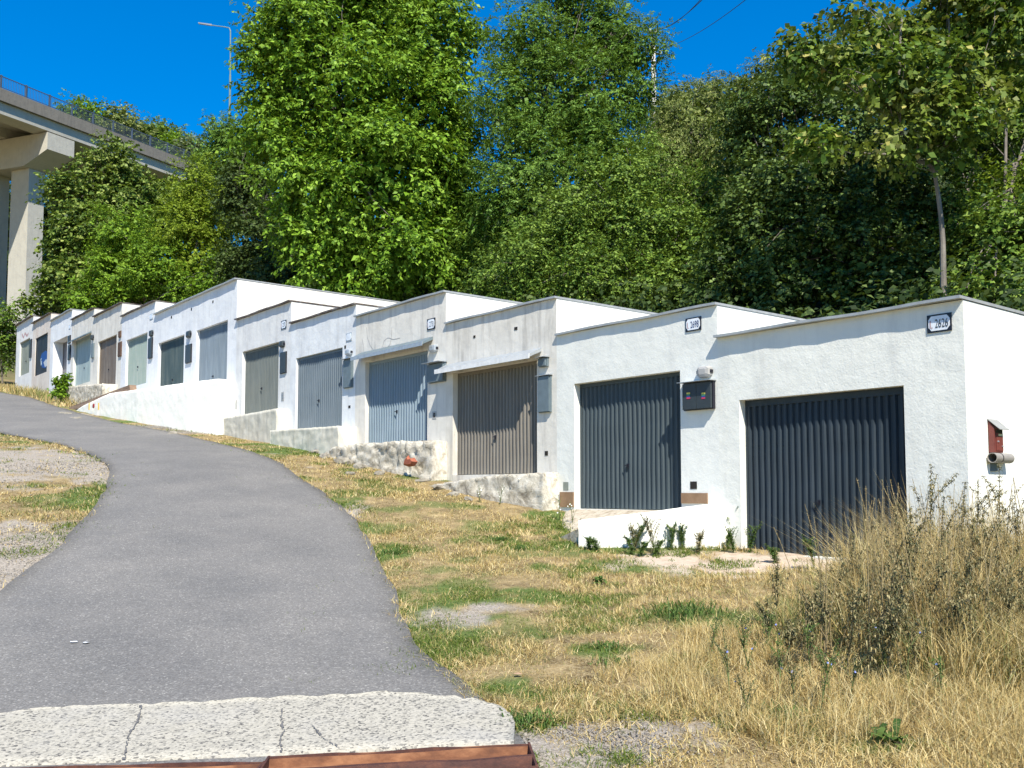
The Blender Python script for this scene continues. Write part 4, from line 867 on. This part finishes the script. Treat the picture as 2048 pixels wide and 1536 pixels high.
strip_poly = np.concatenate([top, bot[::-1]])
ramp_poly = np.array([F(min(a, 5.0), b_, 0)[:2] for a, b_ in pl])
def free(x, y):
    s, t = st(x, y); ok = np.where(rng.random(len(x)) < .45, ~inpoly(x, y, road_core), ~inpoly(x, y, road_poly)) & (t < -.08) & ~inpoly(x, y, strip_poly) & ~inpoly(x, y, ramp_poly)
    ok &= ~((s > 19.5) & (s < 30.5) & (t > -1.5)) & ~((s > 9.6) & (s < 19.5) & (t > -.6)) & ~((s > 6.5) & (s < 9.9) & (t > -.6))
    ok &= ~((y < 5.45) & (x < .2))
    return ok
def dist_road(x, y):
    P = np.concatenate([RE[::3], LE[::3]]); return np.sqrt(((x[:, None]-P[None, :, 0])**2+(y[:, None]-P[None, :, 1])**2).min(1))
def r_dry(x, y):
    ok = free(x, y); g_, e_, a_ = zones(x, y); n = fbm(x*1.6, y*1.6, 31)
    return ok & (rng.random(len(x)) > g_*.78) & (rng.random(len(x)) > a_) & (rng.random(len(x)) > e_*.6) & (rng.random(len(x)) < .35+1.3*np.clip(n-.25, 0, 1))
hd = lambda x, y: .055+.10*np.clip(fbm(x*.9+4, y*.9, 41)-.38, 0, 1)+.10*sm(.6, 2.2, x-.12*(y-6))*np.clip(fbm(x*1.5, y*1.5, 43), .1, 1)
blades(620000, r_dry, hd, .0030, .85, 1.0, DRY, 'dry_grass', 'short straw-coloured dry grass on both sides of the road', clump=14, bend=1.1)
def r_olv(x, y):
    ok = free(x, y); g_, e_, a_ = zones(x, y); n = fbm(x*1.1+9, y*1.1, 51); return ok & (g_ < .3) & (a_ < .3) & (n > .52)
blades(260000, r_olv, lambda x, y: .05+.06*np.clip(fbm(x, y, 42)-.4, 0, 1), .0028, .7, 1.0, OLV, 'olive_grass', 'olive half-dry grass tufts mixed into the straw grass', clump=18, bend=.9)
def r_grn(x, y):
    s, t = st(x, y); q = P0; g_, e_, a_ = zones(x, y)
    ok = (t < -.05) & ~inpoly(x, y, ramp_poly) & ~((s > 12.9) & (s < 19.5) & (t > -.5)); rd = inpoly(x, y, road_poly) | inpoly(x, y, strip_poly)
    return ok & (rng.random(len(x)) < e_*1.3) & (~rd | (rng.random(len(x)) < .30*(e_ > .5)))
blades(620000, r_grn, lambda x, y: .03+.05*fbm(x*3, y*3, 33), .0036, .85, 1.0, GRN, 'green_grass', 'low green grass and clover patches along the road edge', clump=16, bend=.9)
# tall dry grass clump at the right
def r_tall(x, y):
    ok = free(x, y); c = np.maximum.reduce([ell(x, y, (3.35, 7.5), .85, .8, 70, .4), ell(x, y, (3.9, 8.0), 1.0, 1.1, 71), ell(x, y, (3.5, 6.4), .8, .45, 72), ell(x, y, (4.6, 8.9), .9, .8, 74)])
    gap = ell(x, y, GAP, .42, .2, 88, .3)
    return ok & (rng.random(len(x)) < c*.9) & (gap < .3)
GAP = G(1760, 1385)
blades(190000, r_tall, lambda x, y: (.46+.65*fbm(x*2, y*2, 77))*np.where(y > 6.9, 1, .62)*(.4+.6*sm(.30, .38, x/y)), .0026, .38, .55, DRY, 'tall_dry_grass', 'tall straw-coloured grass clump in front of the nearest garage', clump=22, bend=1.0, yr=(3.6, 11))
blades(40000, lambda x, y: free(x, y) & (ell(x, y, (3.6, 7.3), 1.2, 1.2, 75) > .4), .5, .003, .5, .55, OLV, 'tall_olive_grass', 'greenish stalks mixed into the tall straw grass clump', clump=16, bend=1.0, yr=(3.6, 11))
blades(90000, lambda x, y: free(x, y) & (np.maximum.reduce([ell(x, y, (2.2, 5.7), .6, .35, 81), ell(x, y, (1.3, 6.1), .4, .3, 82), ell(x, y, (1.6, 7.0), .35, .3, 83), ell(x, y, (2.9, 5.2), .7, .5, 84), ell(x, y, G(1480, 1400), .4, .3, 85), ell(x, y, G(1330, 1360), .35, .3, 86), ell(x, y, G(1650, 1470), .4, .25, 87), ell(x, y, G(1990, 1450), .5, .3, 89), ell(x, y, G(1450, 1290), .3, .4, 90)]) > .4), .2, .0020, .55, .45, DRY, 'straw_tufts', 'knee-high straw tufts at the lower right', clump=26, bend=1.0, yr=(3.6, 8))
fgz = lambda x, y: (st(x, y)[0] > 31) & (st(x, y)[1] > -2.6)
blades(90000, lambda x, y: free(x, y) & fgz(x, y) & (fbm(x*.8, y*.8, 91) > .35), .35, .004, .5, .12, DRY, 'roadside_dry_grass', 'tall dry grass between the road and the far garages', clump=12, bend=.9, yr=(3.6, 52))
blades(60000, lambda x, y: free(x, y) & fgz(x, y) & (fbm(x*.9+3, y*.9, 92) > .45), .4, .005, .5, .12, OLV, 'roadside_green_weeds', 'green weeds mixed into the dry grass below the far garages', clump=12, bend=.9, yr=(3.6, 52))

# ------------------------------------------------------------------ individual weeds
STEM = M('dry_brown_stem', [(.20, .15, .07), (.34, .27, .14)], 20, .8)
STEMG = M('green_stem', [(.08, .11, .03), (.16, .18, .06)], 20, .7)
WL = grassmat('curled_weed_leaf', [(.04, .055, .02), (.12, .12, .05), (.26, .22, .10), (.48, .40, .20)], .2)
WG = grassmat('fresh_weed_leaf', [(.05, .10, .02), (.09, .16, .03), (.15, .22, .05)], .3)
def strips(O, A, L, w, curl):                       # curled narrow leaves, 3 segments
    n = len(O); up = np.array([0, 0, 1.]); sd_ = unit(np.cross(A, up)+1e-4)*w
    p0 = O; p1 = p0+A*L*.4+up*L*.22; p2 = p1+A*L*.35-up*L*.12*curl; p3 = p2+A*L*.08-up*L*.40*curl
    V = np.stack([p0-sd_*.5, p0+sd_*.5, p1+sd_, p1-sd_, p2+sd_*.8, p2-sd_*.8, p3], 1); i7 = np.arange(n)[:, None]*7
    return V.reshape(-1, 3), [i7+np.array([[0, 1, 2, 3]]), i7+np.array([[3, 2, 4, 5]]), i7+np.array([[5, 4, 6]])]
def weed(name, x, y, h, label, cat, group, nl, L, w, curl, stemm, leafm, lean=(0, 0), top_only=.25, branches=0, flowers=None, seedhead=False):
    z = float(zxy(x, y))-.02; root = thing(name, (x, y, z), label, cat, group)
    mb = MB(); off = np.array([x, y, z]); paths = []
    def path(o_, d_, hh, r_):
        pts = [np.array(o_)+np.array([d_[0]*q**1.5, d_[1]*q**1.5, q*hh]) for q in np.linspace(0, 1, 8)]
        mb.tube(pts, list(np.linspace(r_, r_*.35, 8)), 5, False); paths.append(np.array(pts)); return pts
    main = path(off, lean, h, .0055)
    for bi in range(branches):
        q = random.uniform(.05 if top_only < .03 else .3, .8); a = random.uniform(0, 6.28); o_ = main[int(q*7)]; path(o_, (math.cos(a)*h*.22, math.sin(a)*h*.22), h*(1-q)*.85, .003)
    mb.build('stem', stemm, root)
    Os = []; As = []; Ls = []
    for pi_, P in enumerate(paths):
        n = nl if pi_ == 0 else max(4, nl//4); q = np.sqrt(rng.uniform(top_only**2 if pi_ == 0 else .05, 1, n)) if top_only > .03 else rng.uniform(0, 1, n)
        p = np.stack([np.interp(q, np.linspace(0, 1, 8), P[:, i]) for i in range(3)], 1); a = rng.uniform(0, 2*np.pi, n)
        Os.append(p); As.append(unit(np.stack([np.cos(a), np.sin(a), rng.uniform(-.1, .5, n)], 1))); Ls.append((L*(1.15-.75*q)*rng.uniform(.7, 1.3, n))[:, None])
    O = np.concatenate(Os); A = np.concatenate(As); Lq = np.concatenate(Ls)
    V, fs = strips(O, A, Lq, w, curl)
    link('leaves', np_mesh('leaves', V, fs, off), leafm, root)
    if flowers:
        for _ in range(flowers[0]):
            fb = MB()
            P = random.choice(paths); p = P[random.randrange(3, 8)]+np.array([random.uniform(-.02, .02), random.uniform(-.02, .02), 0]); r_ = flowers[2]
            n = 7; nrm = unit(np.array([random.uniform(-.6, .6), -1, random.uniform(.2, 1)])); a1 = unit(np.cross(nrm, [0, 0, 1.])); a2 = np.cross(nrm, a1)
            fb.add([p]+[p+(a1*math.cos(6.283*i/n)+a2*math.sin(6.283*i/n))*r_*(1 if i % 2 else .8)+nrm*.004 for i in range(n)], [(0, 1+i, 1+(i+1) % n) for i in range(n)])
            fb.build('flower', flowers[1], root)
    return root
BLUE = flat('chicory_blue_petal', (.22, .27, .62), .6); WHP = flat('white_petal', (.7, .7, .62), .6)
tw_pts = [(1850, 925, 8.2), (1870, 990, 8.6), (1905, 960, 8.0), (1955, 955, 8.8), (1985, 925, 8.3), (2030, 1000, 8.2), (1780, 1000, 7.7), (1805, 1040, 7.2), (1920, 1030, 7.6), (1990, 1040, 7.5), (1730, 1100, 7.4), (1650, 1120, 7.6), (1560, 1110, 7.9), (1600, 1160, 7.3), (1700, 1150, 7.0), (1760, 1130, 6.7), (1850, 1120, 6.8), (1930, 1120, 6.7), (2020, 1090, 7.0), (2070, 960, 8.0), (2100, 1040, 7.2), (1540, 1190, 7.3), (1820, 1010, 7.9), (1960, 1010, 7.9), (1680, 1170, 6.6), (1720, 1210, 6.3), (1765, 1190, 6.3), (1800, 1160, 6.5), (1840, 1190, 6.3), (1890, 1170, 6.5), (1620, 1200, 6.7), (1580, 1230, 6.6), (1945, 1180, 6.4), (2000, 1150, 6.5), (1870, 1060, 7.4), (1900, 1090, 7.1), (1785, 1090, 7.0), (2040, 1130, 6.8), (1710, 1060, 7.9), (1660, 1180, 7.0)]
for i, (u, v, Yd) in enumerate(tw_pts):
    p = at(u, v, Yd); h = float(p[2]-zxy(p[0], p[1])); h = max(.35, h)
    weed('tall_weed', float(p[0])-random.uniform(-.05, .05), float(p[1]), h, 'tall drying weed with curled leaves in the clump at the right', 'weed', 'tall weeds in the right-hand clump', int(75+70*h), .075, .005, 1.0, STEM, WL, (random.uniform(-.12, .12), random.uniform(-.15, .05)), .1, 5)
for i in range(120):
    u = random.uniform(1600, 2080); v = random.uniform(950, 1180)+max(0, (1760-u))*.45; Yd = random.uniform(6.6, 8.6); p = at(u, v, Yd); h = max(.4, float(p[2]-zxy(p[0], p[1])))
    weed('grass_stalk', float(p[0]), float(p[1]), h, 'thin straw stalk with seed head in the clump at the right', 'grass stalk', 'straw stalks in the right-hand clump', 26, .03, .003, .3, STEM, DRY, (random.uniform(-.25, .2), random.uniform(-.15, .15)), .72, 0)
for i in range(16):
    u, v, Yd = [(1490, 1250, 7.2), (1530, 1230, 7.1), (1570, 1270, 6.6), (1620, 1240, 6.5), (1660, 1310, 6.0), (1500, 1290, 6.5), (1590, 1380, 5.9), (1640, 1400, 5.7), (1700, 1330, 5.9), (1560, 1330, 6.2), (1460, 1380, 6.0), (1760, 1180, 6.4), (1810, 1210, 6.2), (1880, 1290, 5.9), (1500, 1450, 5.6), (1420, 1260, 7.0)][i]
    x, y = float(at(u, v, Yd)[0]), Yd; h = random.uniform(.28, .5)
    weed('chicory_plant', x, y, h, 'wiry chicory plant with small blue flowers at the foot of the weed clump', 'weed', 'chicory plants', 46, .045, .004, .6, STEMG, WG if i % 2 else WL, (random.uniform(-.1, .1), random.uniform(-.1, .1)), .05, 6, (1, BLUE, .008))
for i, (u, v, h) in enumerate([(1260, 1090, .62), (1290, 1095, .7), (1330, 1092, .5), (1225, 1098, .45), (1380, 1088, .42), (1470, 1088, .66), (1455, 1092, .4), (1305, 1102, .42), (1175, 1075, .3), (1195, 1095, .3), (1520, 1115, .35), (1640, 1130, .4), (1275, 1098, .5), (1310, 1090, .6), (1350, 1095, .35), (1240, 1102, .3), (1405, 1095, .3), (1430, 1094, .28), (1485, 1096, .4), (1160, 1090, .25)]):
    x, y = G(u, v); x += random.uniform(-.22, .22); y -= random.uniform(0, .45); h *= random.uniform(.55, 1.05)
    weed('green_weed', x, y, h, 'wiry green weed growing against the low white wall', 'weed', 'green weeds along the low white wall', 110, .055, .006, .5, STEMG, WG if i % 4 else WL, (random.uniform(-.2, .2), random.uniform(-.2, .1)), .0, 12)
for i, (u, v, h) in enumerate([(1000, 1010, .35), (1045, 1012, .5), (1075, 1010, .4), (960, 1005, .3), (1110, 1015, .35), (1120, 1040, .4), (1145, 1050, .35)]):
    x, y = G(u, v)
    weed('yarrow_plant', x, y, h, 'thin yarrow with white flower heads below the brown-grey door', 'weed', 'yarrow plants below the plinth', 26, .04, .004, .4, STEMG, WG, (random.uniform(-.05, .05), 0), .02, 5, (4, WHP, .013))
ros = [((1370, 1235), .26, 90, 'dark green bushy weed right of the road in the middle of the dry meadow'), ((1062, 1450), .13, 80, 'low green rosette at the right end of the pale concrete strip'), ((790, 1108), .12, 60, 'small green tuft on the road edge below the curve'), ((1215, 1300), .11, 60, 'upper of two small green tufts in the dry meadow'), ((1228, 1332), .12, 60, 'lower of two small green tufts in the dry meadow'), ((1778, 1495), .15, 26, 'broad-leaved dock rosette at the lower right'), ((1196, 1168), .09, 22, 'flat dark broad-leaved rosette below the low white wall'), ((1040, 1100), .10, 50, 'small dark green tuft uphill in the dry meadow'), ((1560, 1440), .14, 70, 'low green weed tuft in front of the tall clump'), ((1000, 1080), .09, 50, 'tiny green tuft left of the darker tuft uphill')]
for (u, v), rr, nl, lab in ros:
    x, y = G(u, v); z = float(zxy(x, y)); wide = nl < 30
    if not wide: nl *= 3
    a = rng.uniform(0, 2*np.pi, nl); el_ = rng.uniform(.1, 1.1, nl); A = np.stack([np.cos(a)*np.cos(el_), np.sin(a)*np.cos(el_), np.sin(el_)], 1)
    O = np.array([x, y, z])+np.stack([rng.normal(0, rr*(.2 if wide else .6), nl), rng.normal(0, rr*(.2 if wide else .6), nl), np.zeros(nl)], 1)
    V, fs = strips(O, A, rng.uniform(.3, 1.2, (nl, 1))*rr*(1.15 if wide else .75), .022 if wide else .0045, .8)
    o_ = link('weed_rosette', np_mesh('weed_rosette', V, fs, (x, y, z)), WG, None, (x, y, z)); tag(o_, lab, 'weed')
# scraps on the road
for (u, v), lab, mt_ in (((147, 1296), 'left torn white paper scrap on the asphalt', WHITEP), ((172, 1297), 'right narrow white paper scrap on the asphalt', WHITEP), ((1035, 1362), 'dry brown leaf lying at the road edge', M('dry_leaf', [(.35, .2, .12), (.5, .35, .22)], 20, .8)), ((716, 1118), 'tiny pale leaf on the asphalt beside the green tuft', M('pale_leaf', [(.5, .5, .3), (.6, .6, .42)], 20, .8))):
    x, y = G(u, v); z = float(zxy(x, y))+.045; n = 9; q = .035 if v > 1200 else .025
    mb = MB(); mb.add([(x, y, z+.004)]+[(x+q*math.cos(6.283*i/n)*random.uniform(.6, 1.1), y+q*.9*math.sin(6.283*i/n)*random.uniform(.5, 1), z+random.uniform(0, .008)) for i in range(n)], [(0, 1+i, 1+(i+1) % n) for i in range(n)])
    tag(mb.build('paper_scrap' if mt_ is WHITEP else 'fallen_leaf', mt_, None, (x, y, z)), lab, 'paper scrap' if mt_ is WHITEP else 'leaf')
# loose stones on gravel and road edges
ST = M('pale_stone', [(.16, .14, .12), (.36, .33, .28)], 15, .9)
n = 14000; zc = [gravel_z[i] for i in (0, 1, 2, 3, 4, 5, 8, 9, 11, 12)]; V = []
for _ in range(n):
    c, rx, ry = random.choice(zc); x = c[0]+random.gauss(0, rx*.75); y = c[1]+random.gauss(0, ry*.75); V.append((x, y))
V = np.array(V); ok = ~inpoly(V[:, 0], V[:, 1], road_poly) & ~inpoly(V[:, 0], V[:, 1], strip_poly); V = V[ok]; n = len(V)
r_ = rng.uniform(.003, .010, (n, 1, 1))*np.clip(np.hypot(V[:, 0], V[:, 1])/10, 1, 1.8)[:, None, None]; octa = np.array([[1, 0, 0], [0, 1, 0], [-1, 0, 0], [0, -1, 0], [0, 0, .7], [0, 0, -.7]])[None]+rng.normal(0, .2, (n, 6, 3))
cen = np.concatenate([V, (zxy(V[:, 0], V[:, 1])+.008)[:, None]], 1)[:, None]
i6 = np.arange(n)[:, None, None]*6; fc = (i6+np.array([[0, 1, 4], [1, 2, 4], [2, 3, 4], [3, 0, 4], [1, 0, 5], [2, 1, 5], [3, 2, 5], [0, 3, 5]])[None]).reshape(-1, 3)
tag(link('gravel', np_mesh('gravel', (cen+octa*r_).reshape(-1, 3), [fc]), ST), 'loose pale gravel on the road shoulders', 'gravel', kind='stuff')

# ------------------------------------------------------------------ road bridge
CONC = plaster('bridge_concrete', (.44, .42, .36), (.35, .33, .29), .5, (.28, .26, .23), .2, .4, 5)
CONCD = plaster('stained_edge_beam_concrete', (.19, .175, .15), (.14, .13, .115), .6, (.12, .11, .1), .2, .8, 5)
RAIL = flat('blue_grey_railing_paint', (.06, .08, .11), .5); GUARD = flat('galvanised_guard_rail', (.55, .58, .6), .4, .3)
bd = np.array([.3516, .9361]); bn = np.array([-.9361, .3516])    # along the bridge, away; to its far side
b0 = at(3.4, 176, 77)
def BR(a, w, z): p = b0[:2]+bd*a+bn*w; return (p[0], p[1], b0[2]+.062*a+z-.0012*max(0, a-12)**2*0)
bridge = thing('road_bridge', BR(7, 5, -18), 'tall concrete road bridge with hammerhead pier and dark railing at the left', 'bridge')
def bar(mb, a0, a1, w0, w1, z0, z1, n=1):
    for i in range(n):
        p, q = a0+(a1-a0)*i/n, a0+(a1-a0)*(i+1)/n
        mb.box8([BR(p, w0, z0), BR(q, w0, z0), BR(q, w1, z0), BR(p, w1, z0), BR(p, w0, z1), BR(q, w0, z1), BR(q, w1, z1), BR(p, w1, z1)])
mb = MB(); bar(mb, -30, 60, .0, .3, -1.05, .0); bar(mb, -30, 60, 11.2, 11.5, -1.05, .0); mb.build('edge_beam', CONCD, bridge)
def sect(mb, pts, a0, a1):
    n = len(pts); mb.add([BR(a0, w, z) for w, z in pts]+[BR(a1, w, z) for w, z in pts], [tuple(range(n)), tuple(range(n, 2*n))]+[(i, (i+1) % n, n+(i+1) % n, n+i) for i in range(n)])
mb = MB(); sect(mb, [(.303, -.05), (11.197, -.05), (11.197, -1.0), (10.9, -2.1), (9.6, -2.15), (9.3, -1.2), (6.4, -1.3), (6.2, -2.1), (5.2, -2.1), (5.0, -1.3), (2.2, -1.3), (1.9, -2.15), (.35, -2.05), (.303, -1.0)], -30, 60); mb.build('deck', CONC, bridge)
pa = 6.6
mb = MB(); cw = [(.3, -2.17), (11.2, -2.17), (11.2, -3.5), (9.0, -4.9), (3.0, -4.9), (.3, -3.7)]
sect(mb, cw, pa-1.5, pa+1.5); mb.build('pier_cap', CONC, bridge)
for w0 in (3.05, 7.3): mb = MB(); sect(mb, [(w0, -4.92), (w0+2.1, -4.92), (w0+2.15, -24), (w0-.05, -24)], pa-.85, pa+.85); mb.build('pier', CONC, bridge)
mb = MB(); bar(mb, -30, 60, .05, .12, 1.0, 1.06); bar(mb, -30, 60, .07, .11, .08, .12)
for i in range(0, 560): a = -30+i*.16; mb.box8([BR(a-.012, .08, .1), BR(a+.012, .08, .1), BR(a+.012, .10, .1), BR(a-.012, .10, .1), BR(a-.012, .08, 1.02), BR(a+.012, .08, 1.02), BR(a+.012, .10, 1.02), BR(a-.012, .10, 1.02)])
rl = mb.build('railing', RAIL, bridge)
for k in range(-4, 24):
    mb = MB(); a = k*2.5; mb.box8([BR(a-.06, .02, -.02), BR(a+.06, .02, -.02), BR(a+.06, .16, -.02), BR(a-.06, .16, -.02), BR(a-.06, .02, 1.12), BR(a+.06, .02, 1.12), BR(a+.06, .16, 1.12), BR(a-.06, .16, 1.12)]); mb.build('post', RAIL, rl)
mb = MB(); bar(mb, -30, 60, 1.5, 1.56, .18, .5); mb.build('guard_rail', GUARD, bridge)
# street lamp on the bridge
p = at(459, 250, 104); q0 = at(461, 62, 104)
lmp = thing('street_lamp', (float(p[0]), float(p[1]), float(p[2])-4), 'tall slim street lamp with long arm above the trees at the left', 'street lamp')
GRNM = flat('grey_green_lamp_paint', (.15, .21, .19), .5)
mb = MB(); mb.tube([(p[0], p[1], p[2]-4), tuple(at(460.5, 150, 104))], [.13, .11], 8); mb.tube([tuple(at(460.5, 150, 104)), tuple(q0)], [.085, .075], 8)
mb.tube([tuple(q0), tuple(at(458.5, 56, 104)), tuple(at(450, 54, 104)), tuple(at(424, 50.5, 104))], [.075, .07, .06, .05], 8); mb.build('pole', GRNM, lmp)
mb = MB(); h0 = at(424, 50.5, 104); h1 = at(397, 47.5, 104); dv = (h1-h0); upv = np.array([0, 0, 1.]); sv_ = np.array([0, 1., 0])
mb.box8([tuple(h0+sv_*-.08-upv*.07), tuple(h1-sv_*.12-upv*.0), tuple(h1+sv_*.12-upv*.0), tuple(h0+sv_*.08-upv*.07), tuple(h0-sv_*.08+upv*.1), tuple(h1-sv_*.12+upv*.12), tuple(h1+sv_*.12+upv*.12), tuple(h0+sv_*.08+upv*.1)]); mb.build('lamp_head', flat('grey_lamp_housing', (.22, .24, .26), .4), lmp)

# ------------------------------------------------------------------ power pole and wires
pp = at(1306, 75, 58); zb_ = float(zxy(pp[0], pp[1]))
pole = thing('power_pole', (float(pp[0]), float(pp[1]), zb_), 'pale concrete power pole with insulators above the ash tree', 'power pole')
PC = flat('pale_pole_concrete', (.60, .57, .52), .8)
mb = MB(); mb.box8([(pp[0]-.2, pp[1]-.2, zb_), (pp[0]+.2, pp[1]-.2, zb_), (pp[0]+.2, pp[1]+.2, zb_), (pp[0]-.2, pp[1]+.2, zb_), (pp[0]-.11, pp[1]-.11, pp[2]), (pp[0]+.11, pp[1]-.11, pp[2]), (pp[0]+.11, pp[1]+.11, pp[2]), (pp[0]-.11, pp[1]+.11, pp[2])]); mb.build('shaft', PC, pole)
mb = MB(); c1 = at(1290, 102, 58); c2 = at(1322, 108, 58); mb.tube([tuple(c1), tuple(c2)], .05, 6); c3 = at(1298, 66, 58); c4 = at(1312, 66, 58); mb.tube([tuple(c3), tuple(c4)], .05, 6); mb.tube([tuple(at(1292, 104, 58)), tuple(at(1306, 118, 58))], .035, 6); mb.build('cross_arm', flat('dark_steel', (.12, .12, .13), .6), pole)
for u, v in ((1300, 62), (1311, 62), (1292, 99), (1321, 105)):
    a = at(u, v, 58); mb = MB(); mb.tube([(a[0], a[1], a[2]-.12), (a[0], a[1], a[2]-.03), (a[0], a[1], a[2]+.04), (a[0], a[1], a[2]+.12)], [.05, .10, .06, .08], 8); mb.build('insulator', flat('white_porcelain', (.7, .7, .66), .25), pole)
for (u0, v0), (u1, v1), lab in (((1300, 60), (1395, -14), 'upper left power wire running from the pole to the top edge'), ((1311, 60), (1400, -22), 'middle power wire running from the pole to the top edge'), ((1321, 98), (1500, -30), 'lower right power wire running from the pole to the top edge')):
    a = at(u0, v0, 58); b_ = at(u1, v1, 34); e_ = a+(b_-a)*1.35; pts = [a+(e_-a)*q+np.array([0, 0, -1.1*4*q*(1-q)*.5]) for q in np.linspace(0, 1, 20)]
    k0 = [tuple(p_) for p_ in pts]; mb = MB(); mb.tube(k0, .014, 5); tag(mb.build('power_wire', flat('dark_wire', (.04, .045, .05), .6), None, tuple(a)), lab, 'wire')
# broken stones below the rubble plinths
STN = M('lichen_grey_stone', [(.14, .125, .10), (.34, .31, .25)], 9, .9, bs=25, bst=.7)
for i, (u, v, r_) in enumerate([(650, 915, .22), (685, 925, .26), (720, 935, .2), (760, 948, .16), (625, 905, .15), (845, 962, .15), (880, 978, .2), (905, 990, .14), (700, 948, .12), (940, 1000, .12), (150, 838, .2), (130, 828, .24), (345, 868, .2)]):
    x, y = G(u, v); z = float(zxy(x, y)); import bmesh
    bm = bmesh.new(); bmesh.ops.create_icosphere(bm, subdivisions=2, radius=r_)
    for q in bm.verts:
        k_ = 1+.28*math.sin(q.co.x*17/r_*.2+i)+.2*math.cos(q.co.y*19/r_*.2+i*2); q.co = Vector((q.co.x*1.5*k_, q.co.y*k_, q.co.z*.55*k_))
    r_ *= .62; [setattr(q, 'co', q.co*.62) for q in bm.verts]; me = bpy.data.meshes.new('stone'); bm.to_mesh(me); bm.free(); o_ = link('stone', me, STN, None, (x, y, z+r_*.02)); o_.rotation_euler = (0, random.uniform(-.3, .3), random.uniform(0, 3))
    tag(o_, 'broken grey stone lying in the dry grass at the foot of the plinths', 'stone', 'broken stones at the foot of the plinths')
